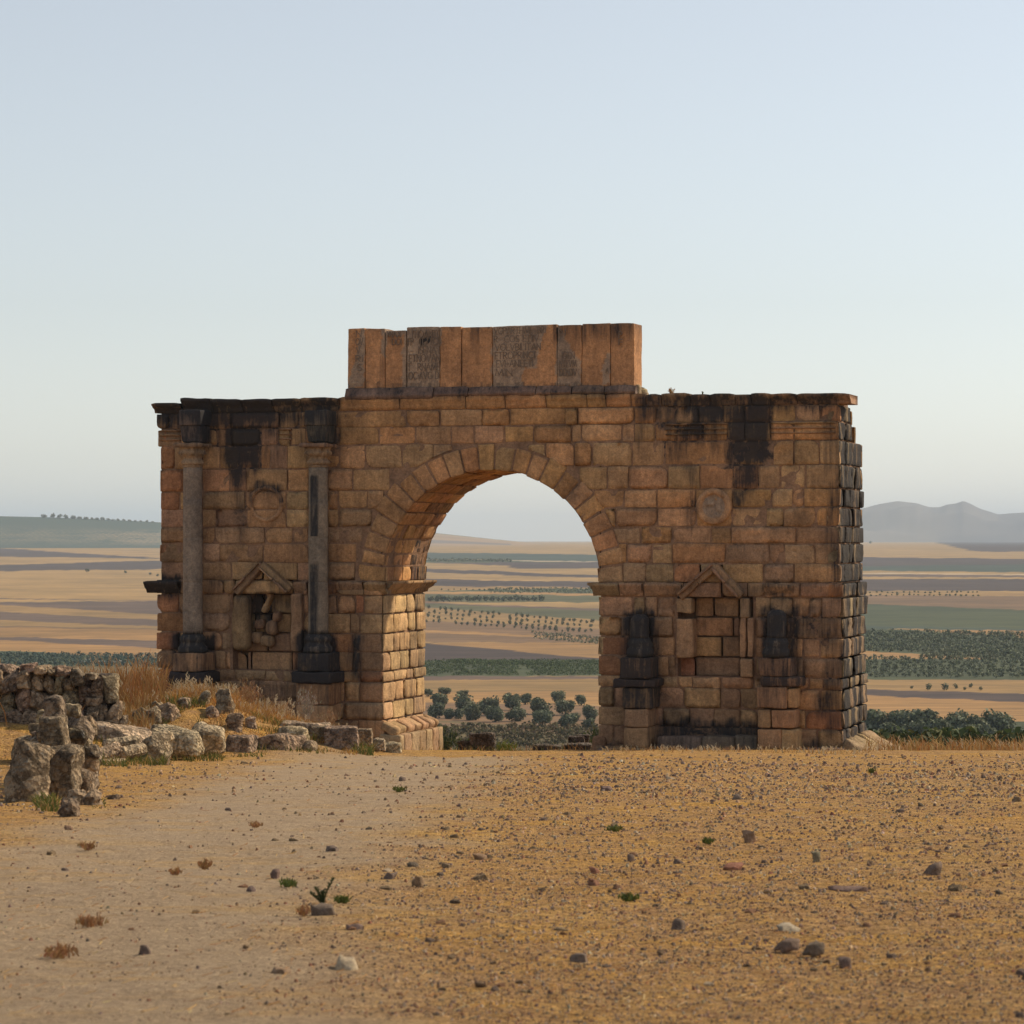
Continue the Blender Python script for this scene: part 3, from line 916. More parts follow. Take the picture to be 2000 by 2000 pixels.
        for pa, pb in zip(cuts, cuts[1:]):
            sd += 1.3
            am = (a0 + a1) / 2
            dirv = (math.cos(am), math.sin(am))
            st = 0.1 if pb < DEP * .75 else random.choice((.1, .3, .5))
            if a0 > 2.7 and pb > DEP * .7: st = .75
            rj = ri + random.uniform(-.015, .02)
            T = lambda p, q, h, rj=rj, dirv=dirv: (UC + (RI + rj) * math.cos(p) - h * dirv[0], q, VS + (RIV + rj) * math.sin(p) - h * dirv[1])
            # face coords: angle is scaled inside the patch
            Lp = (a1 - a0) * RI
            T2 = lambda p, q, h, T=T, a0=a0: T(a0 + p / RI, q, h)
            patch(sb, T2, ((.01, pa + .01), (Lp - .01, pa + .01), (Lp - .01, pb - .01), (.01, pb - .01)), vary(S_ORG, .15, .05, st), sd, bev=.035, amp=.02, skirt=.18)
    ab.build("voussoir_ring", M_STONE, arch)
    sb.build("vault_soffit", M_STONE, arch)
    bb.build("voussoir_ring", M_STONE, arch)
build_masonry()

def strip(mb, u0, u1, w0, vb, vt, proj, tint, seed, prof=None, depth=.5, du=.12, amp=.02, stain=stain_shade_loc, ends=True):
    """a length of moulded cornice: prof = [(height 0..1, projection 0..1)] bottom to top"""
    prof = prof or [(0, 0.1), (.2, .18), (.38, .3), (.5, .62), (.68, .78), (.8, 1), (1, 1)]
    n = max(2, int((u1 - u0) / du))
    rows = []
    P0 = [(w0 + depth, 0)] + [(w0 - proj * b, a) for a, b in prof] + [(w0 + depth, 1)]
    for i in range(n + 1):
        u = u0 + (u1 - u0) * i / n
        endk = 0.0 if 0 < i < n else .02
        row = []
        for (wd, a) in P0:
            h = vb + (vt - vb) * a
            e_ = amp * fbm(u * 2.2 + seed, h * 4, wd * 3, 3)
            top = amp * 1.6 * nz(u * 1.7 + seed, 3.0) if a > .9 else 0
            P = (u, wd + e_ * (1 if wd < w0 + .2 else 0) + endk, h + top + e_ * .5 - (endk if a > .9 else 0))
            c = tint[:3] + (max(tint[3], stain(P) if stain else 0),)
            row.append(mb.vert(P, c))
        rows.append(row)
    mb.grid(rows, 0)
    mb.f.append(tuple(rows[0])); mb.f.append(tuple(reversed(rows[-1])))

def build_cornice():
    mb = MB()
    js = [296, 352, 412, 470, 530, 586, 660]
    tops = [787, 777, 779, 779, 778, 776, 777]
    for i, (a, b) in enumerate(zip(js, js[1:])):
        ua, ub = uv(a, 790, -.2)[0], uv(b, 790, -.2)[0]
        vt = uv((a + b) / 2, tops[i], -.25)[1]
        strip(mb, ua + .008, ub - .008, 0, V[1] + .01, vt, random.uniform(.22, .28), vary(S_BRN, .1, .05, .5), i * 3.3, depth=1.0)
    js = [660, 780, 909, 986, 1066, 1146, 1183, 1232, 1261, 1292, 1348, 1387, 1436, 1467, 1505, 1557, 1660]
    for i, (a, b) in enumerate(zip(js, js[1:])):
        ua, ub = uv(a, 785, -.05)[0], uv(b, 785, -.05)[0]
        mid = (a + b) / 2
        if a < 1240:
            vt = uv(mid, 776 - (mid - 660) * .012, -.05)[1]
            strip(mb, ua + .012, ub - .012, 0, V[1] + .01, vt, random.uniform(.05, .1), vary(S_ORG, .1, .05, .1), i * 2.7 + 40, depth=1.0,
                  prof=[(0, .1), (.3, .5), (.55, .6), (.62, .9), (1, 1)])
        else:
            vt = uv(mid, 770 - (mid - 1240) * .008, -.2)[1]
            if i == len(js) - 2: ub = uv(b, 785, -.2)[0]
            strip(mb, ua + .01, ub - .01, 0, V[1] + .01, vt + random.uniform(-.03, .03), random.uniform(.16, .24) if a > 1500 else random.uniform(.08, .14), vary(S_BRN, .1, .05, .35), i * 2.7 + 40, depth=1.0)
    mb.build("top_cornice", M_STONE, arch)
    # frieze mouldings of the second course (three thin fillets over the piers)
    for (a, b) in ((312, 352), (545, 570), (1300, 1420), (1505, 1632)):
        ua, ub = uv(a, 850)[0], uv(b, 850)[0]
        for k in range(3):
            fb = MB(); strip(fb, ua, ub, -.02, V[2] - .06 - k * .13, V[2] - .01 - k * .13, .07 - k * .015, vary(S_BRN, .1, .05, .3), k + a, depth=.1, prof=[(0, .3), (.5, 1), (1, 1)])
            fb.build("architrave_moulding", M_STONE, arch)
    # imposts: cornice at the springing of the vault
    def imp(a, b, w0, proj, st, k):
        ib = MB()
        ua, ub = uv(a, 1146, w0)[0], uv(b, 1146, w0)[0]
        strip(ib, ua, ub, w0, V[11] + .02, V[10] - .03, proj, vary(S_BRN, .12, .06, st), k, prof=[(0, .1), (.25, .25), (.5, .75), (.7, .85), (.78, 1), (1, 1)], depth=.3)
        ib.build("impost_cornice", M_STONE, arch)
    imp(287, 352, -.05, .28, .95, 1); imp(574, 600, -.02, .12, .4, 2); imp(659, 710, -.02, .14, .35, 3); imp(714, 756, -.02, .2, .3, 4)
    imp(1159, 1210, -.02, .22, .2, 5); imp(1211, 1255, -.02, .16, .3, 6); imp(1259, 1332, -.02, .14, .35, 7); imp(1494, 1550, -.02, .16, .55, 8); imp(1565, 1646, -.02, .05, .3, 9)
    # impost returns through the passage
    for (uj, sgn) in ((UJL, 1), (UJR, -1)):
        p = -.05; ib = MB()
        while p < DEP - .1:
            q = min(DEP + .12, p + random.uniform(.7, 1.1))
            rows = []
            for i in range(9):
                wd = p + .012 + (q - p - .024) * i / 8
                rows.append([ib.vert((uj + sgn * (pr + .015 * fbm(wd * 3, h * 5, uj)), wd, V[11] + .03 + (V[10] - V[11] - .05) * h), vary((.38, .25, .14), 0, 0, .2 if p < 2 else .55))
                             for h, pr in ((0, -.2), (0, .02), (.25, .06), (.5, .2), (.72, .24), (.8, .3), (1, .3), (1, -.2))])
            ib.grid(rows, 0); ib.f.append(tuple(rows[0])); ib.f.append(tuple(reversed(rows[-1])))
            p = q
        ib.build("impost_cornice", M_STONE, arch)
build_cornice()
# ------------------------------------------------------------------ engaged columns on their pedestals
CW = -.50                                   # column axis in front of the wall
GREYST = (.29, .235, .185)
def cyl_stain(P):
    x, y = px_of(P[0], P[1], P[2])
    s = 0
    if 600 < x < 645:                          # right-hand column of the pair: black run down its middle
        u0 = uv(620, y, CW)[0]
        if 925 < y < 1048 or 1095 < y < 1245: s = .78 * (1 - smooth(.08, .17, abs(P[0] - u0 + .01)))
    if 1235 < y < 1345: s = max(s, .8 + .2 * nz(P[0] * 4, P[2] * 5))
    return s
def column(pxc, pxw, capital_label=None):
    col = bpy.data.objects.new("column", None); COL.objects.link(col); col.parent = arch
    u, _ = uv(pxc, 1050, CW)
    v = lambda y: uv(pxc, y, CW)[1]
    k = (uv(pxc + pxw / 2, 1050, CW)[0] - uv(pxc - pxw / 2, 1050, CW)[0]) / 2
    r0 = k
    zb, zt = v(1238), v(913)
    mb = MB()
    prof = [(r0 * 1.0, zb)]
    n = 34
    for i in range(n + 1):
        t = i / n
        prof.append((r0 * (1.02 - .06 * t), zb + (zt - zb) * t))
    for jt in (.31, .58, .79):                       # joints between the drums
        zz = zb + (zt - zb) * jt
        prof += [(r0 * .995, zz - .015), (r0 * .94, zz), (r0 * .995, zz + .015)]
    prof = sorted(prof, key=lambda q: q[1])
    lathe(mb, prof, (u, CW, 0), 30, vary(GREYST, .08, .03, .05), cyl_stain, .012, seed=pxc)
    mb.build("column_shaft", M_STONE, col)
    # capital: bell with two tiers of worn acanthus leaves and an abacus
    mb = MB()
    z0, z1 = v(913), v(868)
    h = z1 - z0
    prof = [(r0 * .98, z0), (r0 * 1.12, z0 + .03), (r0 * .98, z0 + .06)] + [(r0 * (1.0 + .42 * t ** 2.2 + .16 * math.sin(t * 2 * PI * 2.0) * (t < .95)), z0 + .06 + (h - .12) * t) for t in [i / 14 for i in range(15)]]
    lathe(mb, prof, (u, CW, 0), 40, vary((.33, .235, .15), .06, .03, .12), lambda P: .45 * smooth(.1, .7, (P[2] - z0) / h) * (nz(P[0] * 5, P[1] * 5, P[2] * 5) > 0),
          .03, mod=lambda a, z: 1 + .10 * math.cos(8 * a + (PI if z > z0 + h * .5 else 0)) * smooth(z0, z0 + h * .25, z), seed=pxc + 3)
    rough_box(mb, at((u, CW, z1 - .03)), (r0 * 3.0, r0 * 3.0, .1), .03, .03, .1, vary(S_BRN, .1, .05, .5), seed=pxc)
    mb.build("column_capital", M_STONE, col)
    # entablature breaking forward over the column
    mb = MB()
    ww = (uv(pxc + 20, 820, -.8)[0] - uv(pxc - 22, 820, -.8)[0])
    zt2, zm, zl = v(801), v(832), v(867)
    rough_box(mb, at((u + .03, -.38, (zt2 + zm) / 2)), (ww, .82, zt2 - zm - .02), .03, .02, .12, vary((.2, .16, .13), .1, .05, .6), stain_shade_loc, pxc)
    rough_box(mb, at((u + .02, -.36, (zm + zl) / 2 + .03), Matrix.Rotation(PI, 3, 'X')), (ww * .96, .78, zm - zl - .02), .05, .03, .12, vary((.2, .16, .13), .1, .05, .72), stain_shade_loc, pxc + 2, taper=.18)
    mb.build("entablature_block", M_STONE, col)
    # attic base and pedestal
    mb = MB()
    z2, z3 = v(1274), v(1238)
    H = z3 - z2
    prof = [(r0 * 1.42, z2), (r0 * 1.5, z2 + H * .1), (r0 * 1.5, z2 + H * .3), (r0 * 1.36, z2 + H * .36), (r0 * 1.22, z2 + H * .5), (r0 * 1.22, z2 + H * .58), (r0 * 1.34, z2 + H * .64), (r0 * 1.36, z2 + H * .8), (r0 * 1.2, z2 + H * .88), (r0 * 1.03, z2 + H)]
    lathe(mb, prof, (u, CW, 0), 30, GREYST + (.85,), None, .03, seed=pxc + 7)
    mb.build("column_base", M_STONE, col)
    mb = MB()
    wd = r0 * 3.3
    ys = (1274, 1311, 1333, 1375, 1410, 1450)
    st = (.55, .95, .5, .4, .3) if pxc < 500 else (.85, 1, .45, .3, .3)
    for a, b, ex, s_ in zip(ys, ys[1:], (.0, .28, .06, .05, .1), st):
        za, zb2 = v(a), v(b)
        rough_box(mb, at((u, CW + .12, (za + zb2) / 2)), (wd + ex, wd + .2 + ex, za - zb2 - .012), .045, .035, .12, vary(S_TAN if s_ < .6 else S_BRN, .12, .05, s_), None, pxc + a)
    mb.build("pedestal", M_STONE, col)
column(376.5, 35); column(621.5, 36)

def stub(pxc, wpx, ytop, seed):
    col = bpy.data.objects.new("broken_column", None); COL.objects.link(col); col.parent = arch
    u, _ = uv(pxc, 1250, CW)
    v = lambda y: uv(pxc, y, CW)[1]
    m = lambda p: p * (uv(pxc + 10, 1250, CW)[0] - uv(pxc, 1250, CW)[0]) / 10
    mb = MB()
    r0 = m(wpx / 2)
    zb, zt = v(1246), v(ytop)
    prof = [(r0 * 1.02, zb + (zt - zb) * i / 9) for i in range(8)] + [(r0 * .96, zt - .1), (r0 * .72, zt - .02), (r0 * .3, zt + .02)]
    lathe(mb, prof, (u, CW, 0), 26, (.22, .175, .14, .8), None, .045, seed=seed)
    mb.build("column_shaft", M_STONE, col)
    mb = MB()
    z2, z3 = v(1283), v(1246); H = z3 - z2
    prof = [(r0 * 1.42, z2), (r0 * 1.5, z2 + H * .2), (r0 * 1.44, z2 + H * .4), (r0 * 1.22, z2 + H * .5), (r0 * 1.34, z2 + H * .7), (r0 * 1.2, z2 + H * .88), (r0 * 1.02, z2 + H)]
    lathe(mb, prof, (u, CW, 0), 28, GREYST + (.9,), None, .05, seed=seed + 3)
    mb.build("column_base", M_STONE, col)
    return col, u, v, m
col, u, v, m = stub(1250, 35, 1201, 3.0)
mb = MB()
for (xa, xb, ya, yb, s_, ex) in ((1219, 1278, 1283, 1325, .85, .2), (1206, 1288, 1325, 1342, .9, .3), (1222, 1280, 1342, 1383, .75, .15), (1225, 1272, 1383, 1419, .35, .15), (1224, 1270, 1419, 1458, .35, .15), (1198, 1274, 1458, 1482, .45, .4)):
    uc = u + m((xa + xb) / 2 - 1250)
    rough_box(mb, at((uc, CW + .15, (v(ya) + v(yb)) / 2)), (m(xb - xa), .9 + ex, v(ya) - v(yb) - .01), .05, .035, .11, vary(S_TAN, .1, .05, s_), None, xa * .1)
mb.build("pedestal", M_STONE, col)
col, u, v, m = stub(1517, 36, 1192, 8.0)
mb = MB()
for (xa, xb, ya, yb, s_, ex) in ((1484, 1548, 1284, 1321, .7, .2), (1490, 1566, 1321, 1340, .8, .25), (1482, 1540, 1340, 1383, .5, .2), (1540, 1556, 1343, 1383, .3, .1), (1482, 1508, 1385, 1422, .25, .1), (1510, 1554, 1385, 1422, .25, .12), (1482, 1530, 1423, 1462, .25, .12), (1530, 1560, 1423, 1462, .15, .14)):
    uc = u + m((xa + xb) / 2 - 1517)
    rough_box(mb, at((uc, CW + .2, (v(ya) + v(yb)) / 2)), (m(xb - xa), .75 + ex, v(ya) - v(yb) - .012), .05, .035, .11, vary(S_TAN, .1, .05, s_), None, xa * .1)
mb.build("pedestal", M_STONE, col)

# ------------------------------------------------------------------ niches, pediments, roundels
def niche(nc, apex, footL, footR, pilL, pilR, rows, seed, right):
    ni = bpy.data.objects.new("niche", None); COL.objects.link(ni); ni.parent = arch
    mb = MB()
    wb = .42
    sd = seed
    for (ya, yb, xs) in rows:
        for xa, xb in zip(xs, xs[1:]):
            ua, ub = uv(xa, ya, wb)[0], uv(xb, ya, wb)[0]
            va, vb = uv((xa + xb) / 2, ya, wb)[1], uv((xa + xb) / 2, yb, wb)[1]
            sd += 2.2
            T = lambda p, q, h: (p, wb - h, q)
            patch(mb, T, ((ua + .012, vb + .01), (ub - .012, vb + .01), (ub - .012, va - .01), (ua + .012, va - .01)), block_tint(xa, ya), sd, off=random.uniform(-.03, .03), stain=stain_shade_loc, bev=.05)
    mb.build("niche_back", M_STONE, ni)
    pb = MB()
    for (A, B) in ((footL, apex), (footR, apex)):
        a, b = Vector(uv(*A, -.1)), Vector(uv(*B, -.1))
        d = b - a; L = d.length; ang = math.atan2(d.y, d.x)
        c = (a + b) / 2
        M = Matrix.Rotation(-ang, 3, 'Y')
        nn = 2
        for i in range(nn):
            cc = a + d * ((i + .5) / nn)
            rough_box(pb, at((cc.x, .0, cc.y), M), (L / nn - .015 + .05, .42, .2), .05, .04, .07, vary(S_BRN, .1, .04, .3), stain_shade_loc, seed + i + A[0])
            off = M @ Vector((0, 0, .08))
            rough_box(pb, at((cc.x + off.x * (1), -.1, cc.y + off.z), M), (L / nn - .02, .42, .07), .03, .035, .07, vary(S_BRN, .1, .04, .4), stain_shade_loc, seed + 5 + i)
    pb.build("pediment", M_STONE, ni)
    for (xa, xb, ya, yb, rad) in pilL + pilR:
        qb = MB()
        ua, ub = uv(xa, ya, -.1)[0], uv(xb, ya, -.1)[0]
        va, vb = uv(xa, ya, -.1)[1], uv(xa, yb, -.1)[1]
        rough_box(qb, at(((ua + ub) / 2, .12, (va + vb) / 2)), (ub - ua, .5, va - vb), rad, .035, .08, vary(S_BRN, .1, .04, .2), stain_shade_loc, xa + seed)
        qb.build("niche_pilaster", M_STONE, ni)
    return ni
nl = niche(NICHE_L, (512, 1103), (462, 1157), (568, 1153), [(452, 483, 1162, 1271, .14)], [(568, 590, 1160, 1272, .06)],
      [(1160, 1198, [476, 515, 570]), (1198, 1236, [476, 498, 530, 570]), (1236, 1273, [476, 522, 570]), (1273, 1312, [450, 482, 490, 570, 592])], 11, False)
mb = MB()   # torn scrap of carved relief hanging in the left niche
P0 = [(527, 1130), (523, 1150), (528, 1165), (522, 1180), (516, 1194)]
for a, b in zip(P0, P0[1:]):
    c = Vector(uv((a[0] + b[0]) / 2, (a[1] + b[1]) / 2, .2)); d = Vector(uv(*a, .2)) - Vector(uv(*b, .2))
    rough_box(mb, at((c.x, .25, c.y), Matrix.Rotation(math.atan2(d.x, d.y), 3, 'Y')), (.14, .3, d.length + .06), .06, .03, .07, vary((.36, .24, .14), .05), None, a[1])
mb.build("relief_fragment", M_STONE, nl)
mb = MB()   # worn lump of the relief lower in the same niche
for (x, y, sx, sy) in ((508, 1218, .34, .3), (530, 1226, .3, .4), (500, 1246, .3, .34), (522, 1252, .42, .3), (540, 1205, .22, .3)):
    c = uv(x, y, .3); rough_box(mb, at((c[0], .34, c[1])), (sx, .3, sy), .1, .08, .07, vary(S_BRN, .1, .05, .35), None, x * .7)
mb.build("worn_relief", M_STONE, nl)
nr = niche(NICHE_R, (1397, 1106), (1329, 1166), (1448, 1163), [(1320, 1350, 1168, 1197, .04), (1321, 1353, 1208, 1284, .05)], [(1446, 1463, 1168, 1206, .04), (1445, 1457, 1206, 1284, .04), (1459, 1472, 1207, 1284, .05), (1446, 1471, 1286, 1322, .05)],
      [(1166, 1205, [1356, 1394, 1443]), (1205, 1243, [1356, 1432, 1446]), (1243, 1283, [1356, 1410, 1446]), (1283, 1322, [1310, 1358, 1446])], 31, True)

def roundel(px, py, rad_px, kind):
    rb = MB()
    u, v = uv(px, py)
    R = rad_px * (uv(px + 10, py)[0] - u) / 10
    rows = []
    n = 48
    if kind == 'ring':
        prof = [(.80, .0), (.80, .045), (.86, .075), (.93, .075), (1.0, .04), (1.02, -.02)]
    else:
        prof = [(0, .02), (.2, .03), (.4, .015), (.6, .02), (.68, .03), (.7, .05), (.78, .07), (.92, .07), (1.0, .05), (1.03, -.04)]
    for (rr, h) in prof:
        row = []
        for i in range(n):
            a = 2 * PI * i / n
            q = rr * R * (1 + .02 * nz(math.cos(a) * 2, math.sin(a) * 2, px))
            hh = h
            if kind != 'ring' and rr < .65: hh += .09 * nz(math.cos(a) * rr * 3.5, math.sin(a) * rr * 3.5, 7)
            if kind == 'ring' and math.sin(a) < -.2: hh *= .55
            P = (u + q * math.cos(a), -hh - .015, v + q * math.sin(a))
            grey = (.33, .25, .19) if kind != 'ring' and rr < .66 else (.46, .28, .16)
            st = stain_shade_loc(P)
            if kind == 'ring' and rr > .8 and math.sin(a) > .1: st = max(st, .62 + .3 * nz(a * 3, 1))
            row.append(rb.vert(P, grey + (st,)))
        rows.append(row)
    rb.grid(rows, 0, close=True)
    rb.build("roundel", M_STONE, arch)
roundel(520.5, 984, 33, 'ring'); roundel(1394.5, 989, 34, 'disc')

# ------------------------------------------------------------------ plinth stones round the foot of both piers
def plinth():
    mb, mb2 = MB(), MB()
    # rounded moulding under the left jamb, lit stones in the passage
    p = -.1
    for L in (.42, .62, .66, .6, .55, .5, .4):
        rough_box(mb, at((UJL + .17, p + L / 2, .36), Matrix.Rotation(R_(24), 3, 'Y')), (.50, L - .03, .28), .10, .05, .09, vary((.42, .29, .17), .14, .05, .15), None, p * 3)
        rough_box(mb, at((UJL + .22, p + L / 2, -.2)), (.6, L - .02, .82), .05, .04, .11, vary((.38, .28, .17), .14, .05, .15), None, p * 5 + 2)
        rough_box(mb2, at((UJR + .02, p + L / 2, .05)), (.4, L - .03, .5), .1, .04, .12, vary(S_BRN, .12), None, p * 3 + 6)
        p += L
    mb.build('plinth', M_STONE, arch); mb2.build('plinth', M_STONE, arch); mb = MB()
    # sill slabs before the right pier
    for (xa, xb, y0, y1, pr, st) in ((1285, 1372, 1437, 1480, .42, .45), (1372, 1437, 1437, 1480, .4, .4), (1437, 1482, 1436, 1480, .36, .5), (1165, 1225, 1462, 1485, .5, .35), (1560, 1650, 1460, 1485, .3, .5)):
        ua, ub = uv(xa, 1450, -pr)[0], uv(xb, 1450, -pr)[0]
        va, vb = uv(xa, y0, -pr)[1], -.4
        mb = MB(); rough_box(mb, at(((ua + ub) / 2, .1 - pr * .5, (va + vb) / 2)), (ub - ua - .02, pr + .5, va - vb), .06, .04, .12, vary((.27, .20, .15), .1, .05, st), None, xa)
        mb.build('sill_slab', M_STONE, arch)
    mb = MB()
    # battered foot of the right end
    p = .0
    for L in (.5, .6, .7, .6, .65, .6):
        rough_box(mb, at((WID + .42, p + L / 2, .05), Matrix.Rotation(R_(28), 3, 'Y')), (.8, L - .02, .30), .08, .07, .1, vary((.30, .22, .14), .1, .05, .1), None, p * 7)
        rough_box(mb, at((WID + .62, p + L / 2 + .1, -.2), Matrix.Rotation(R_(12), 3, 'Y')), (.8, L, .34), .06, .07, .1, vary((.29, .215, .14), .1, .05, .1), None, p * 9)
        p += L
    mb.build("plinth", M_STONE, arch)
plinth()

# ------------------------------------------------------------------ attic with the inscription
AW = .02
def attic():
    at_o = bpy.data.objects.new("attic", None); COL.objects.link(at_o); at_o.parent = arch
    mb = MB()
    js = [673, 846, 914, 1046, 1116, 1180, 1241]
    for i, (a, b) in enumerate(zip(js, js[1:])):
        ua, ub = uv(a, 765, AW - .1)[0], uv(b, 765, AW - .1)[0]
        vt = uv((a + b) / 2, 757 - (a - 673) * .009, AW)[1]
        strip(mb, ua + .01, ub - .01, AW, V[0] - .05 if i == 0 else V[0] + .0, vt, random.uniform(.1, .16), vary((.25, .175, .13), .1, .05, .38), i * 5.1, depth=.9,
              prof=[(0, .5), (.25, 1), (.4, .9), (.6, .6), (.9, .35), (1, .2)])
    mb.build("attic_moulding", M_STONE, at_o)
    rb = MB()
    for (x, y, s) in ((1243, 759, .34), (1252, 763, .26), (1259, 767, .16), (1247, 768, .2), (1256, 769, .14), (1263, 770, .12)):
        u_, v_ = uv(x, y, .5)
        rough_box(rb, at((u_, .5 + random.uniform(-.2, .3), v_ - .05)), (s, s * 1.2, s * .9), s * .25, .05, .08, vary((.40, .30, .19), .1), None, x)
    rb.build("rubble_edge", M_STONE, at_o)
    GREYP = (.37, .275, .205); ORP = (.46, .25, .13)
    def inside(p, poly):
        r = False; n = len(poly)
        for i in range(n):
            (x1, y1), (x2, y2) = poly[i], poly[(i + 1) % n]
            if (y1 > p[1]) != (y2 > p[1]) and p[0] < (x2 - x1) * (p[1] - y1) / (y2 - y1) + x1: r = not r
        return r
    GP = [[(683, 735), (697, 690), (706, 640), (713, 640), (711, 755), (680, 757)], [(745, 640), (757, 640), (752, 700), (744, 690)], [(752, 640), (793, 640), (790, 655), (756, 655)],
          [(786, 680), (794, 640), (862, 630), (858, 760), (786, 760)], [(961, 630), (1072, 625), (1060, 660), (1050, 700), (1046, 720), (1024, 716), (1021, 736), (1022, 760), (961, 760)],
          [(1088, 630), (1104, 660), (1122, 690), (1135, 705), (1135, 752), (1086, 755)], [(1186, 690), (1192, 690), (1191, 750), (1175, 750), (1176, 720)]]
    def pcol(P):
        x, y = px_of(P[0], AW, P[2])
        x += 4 * fbm(P[0] * 4, P[2] * 4); y += 4 * fbm(P[2] * 4, P[0] * 4, 5)
        g = any(inside((x, y), q) for q in GP)
        st = .5 * (1 - smooth(632, 648, y + 6 * nz(P[0] * 7, 2))) * (x < 960) + .6 * (1 - smooth(632, 700, y + 26 * nz(P[0] * 5, 4))) * (x > 1080)
        if 918 < x < 936: st = max(st, .55 * (1 - smooth(640, 740, y)))
        if y > 747: st = max(st, .42 * (nz(P[0] * 2.5, 3) > -.1))
        if 818 < x < 842 and 658 < y < 674: st = .85 * (nz(P[0] * 9, P[2] * 9) > -.25)
        if 742 < x < 752: st = max(st, .35)
        k = 1 + .1 * nz(P[0] * 1.3, 8)
        c = GREYP if g else ORP
        return (c[0] * k, c[1] * k, c[2] * k, st)
    BL = [(679, 713, 642, 641), (713, 752, 641, 642), (752, 793.5, 646, 645), (794, 859, 639, 638), (859, 901, 638, 638), (901, 962, 638, 639), (962, 1088, 638, 633), (1088, 1136, 635, 634), (1136, 1192, 632, 631), (1192, 1239, 631, 631)]
    blocks = []
    for (xa, xb, ya, yb) in BL:
        ua, ub = uv(xa, 690, AW)[0], uv(xb, 690, AW)[0]
        va = (uv(xa, ya, AW)[1] + uv(xb, yb, AW)[1]) / 2; vb = uv((xa + xb) / 2, 759 - (xa - 679) * .008, AW)[1]
        mb = MB()
        dz = random.uniform(-.012, .012)
        M = Matrix.Rotation(-math.atan2(uv(xb, yb, AW)[1] - uv(xa, ya, AW)[1], ub - ua), 3, 'Y') if abs(ya - yb) > 2 else Matrix.Identity(3)
        rough_box(mb, at(((ua + ub) / 2, AW + .42 + dz, (va + vb) / 2), M), (ub - ua - .012, .84, va - vb), .03, .014, .05, (.3, .2, .1, 0), None, xa * .13, tintf=pcol, freq=1.6)
        ao = mb.build("attic_block", M_STONE, at_o)
        blocks.append((xa, xb, ao))
    # cut letters: Roman capitals drawn as strokes, raised dark bars painting the shade of the grooves
    def arc(cx, cy, rx, ry, a0, a1, n=7): return [(cx + rx * math.cos(R_(a0 + (a1 - a0) * i / n)), cy + ry * math.sin(R_(a0 + (a1 - a0) * i / n))) for i in range(n + 1)]
    G = {'A': [[(0, 0), (.35, 1), (.7, 0)], [(.13, .36), (.57, .36)]], 'B': [[(0, 0), (0, 1)], [(0, 1)] + arc(.2, .76, .3, .24, 90, -90) + [(0, .52)], [(.2, .52)] + arc(.22, .26, .36, .26, 90, -90) + [(0, 0)]],
         'C': [arc(.42, .5, .42, .5, 50, 310, 10)], 'D': [[(0, 0), (0, 1)], [(0, 1)] + arc(.22, .5, .45, .5, 90, -90) + [(0, 0)]], 'E': [[(0, 0), (0, 1)], [(0, 1), (.42, 1)], [(0, .52), (.36, .52)], [(0, 0), (.42, 0)]],
         'F': [[(0, 0), (0, 1)], [(0, 1), (.42, 1)], [(0, .52), (.36, .52)]], 'G': [arc(.42, .5, .42, .5, 50, 330, 10) + [(.8, .42), (.55, .42)]], 'H': [[(0, 0), (0, 1)], [(.6, 0), (.6, 1)], [(0, .5), (.6, .5)]],
         'I': [[(.06, 0), (.06, 1)]], 'L': [[(0, 1), (0, 0), (.42, 0)]], 'M': [[(0, 0), (.12, 1), (.42, .1), (.72, 1), (.84, 0)]], 'N': [[(0, 0), (0, 1), (.6, 0), (.6, 1)]], 'O': [arc(.42, .5, .42, .5, 0, 360, 14)],
         'P': [[(0, 0), (0, 1)], [(0, 1)] + arc(.2, .74, .32, .26, 90, -90) + [(0, .48)]], 'R': [[(0, 0), (0, 1)], [(0, 1)] + arc(.2, .74, .32, .26, 90, -90) + [(0, .48)], [(.2, .48), (.6, 0)]],
         'S': [arc(.27, .75, .25, .25, 30, 270, 7) + arc(.27, .25, .25, .25, 90, -150, 7)], 'T': [[(0, 1), (.66, 1)], [(.33, 1), (.33, 0)]], 'V': [[(0, 1), (.35, 0), (.7, 1)]], 'X': [[(0, 0), (.62, 1)], [(0, 1), (.62, 0)]],
         '.': [[(.08, .45), (.08, .58)]]}
    WD = {k: max(p[0] for s in v for p in s) for k, v in G.items()}
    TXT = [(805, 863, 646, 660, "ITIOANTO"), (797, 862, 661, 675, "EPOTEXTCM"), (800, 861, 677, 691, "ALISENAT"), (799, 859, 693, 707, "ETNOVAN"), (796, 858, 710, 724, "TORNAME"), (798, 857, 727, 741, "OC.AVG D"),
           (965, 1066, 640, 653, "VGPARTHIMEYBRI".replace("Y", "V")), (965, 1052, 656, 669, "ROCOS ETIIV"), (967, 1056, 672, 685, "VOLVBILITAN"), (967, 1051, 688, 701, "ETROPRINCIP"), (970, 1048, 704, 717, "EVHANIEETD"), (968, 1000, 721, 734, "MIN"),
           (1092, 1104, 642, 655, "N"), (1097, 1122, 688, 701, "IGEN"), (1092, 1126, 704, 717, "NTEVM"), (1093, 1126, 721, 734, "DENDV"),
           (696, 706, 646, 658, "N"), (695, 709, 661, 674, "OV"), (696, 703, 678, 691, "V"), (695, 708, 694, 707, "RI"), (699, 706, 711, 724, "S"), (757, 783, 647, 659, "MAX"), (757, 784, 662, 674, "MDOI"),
           (1209, 1216, 648, 660, "B"), (1209, 1216, 663, 674, "E"), (1183, 1189, 719, 728, "A")]
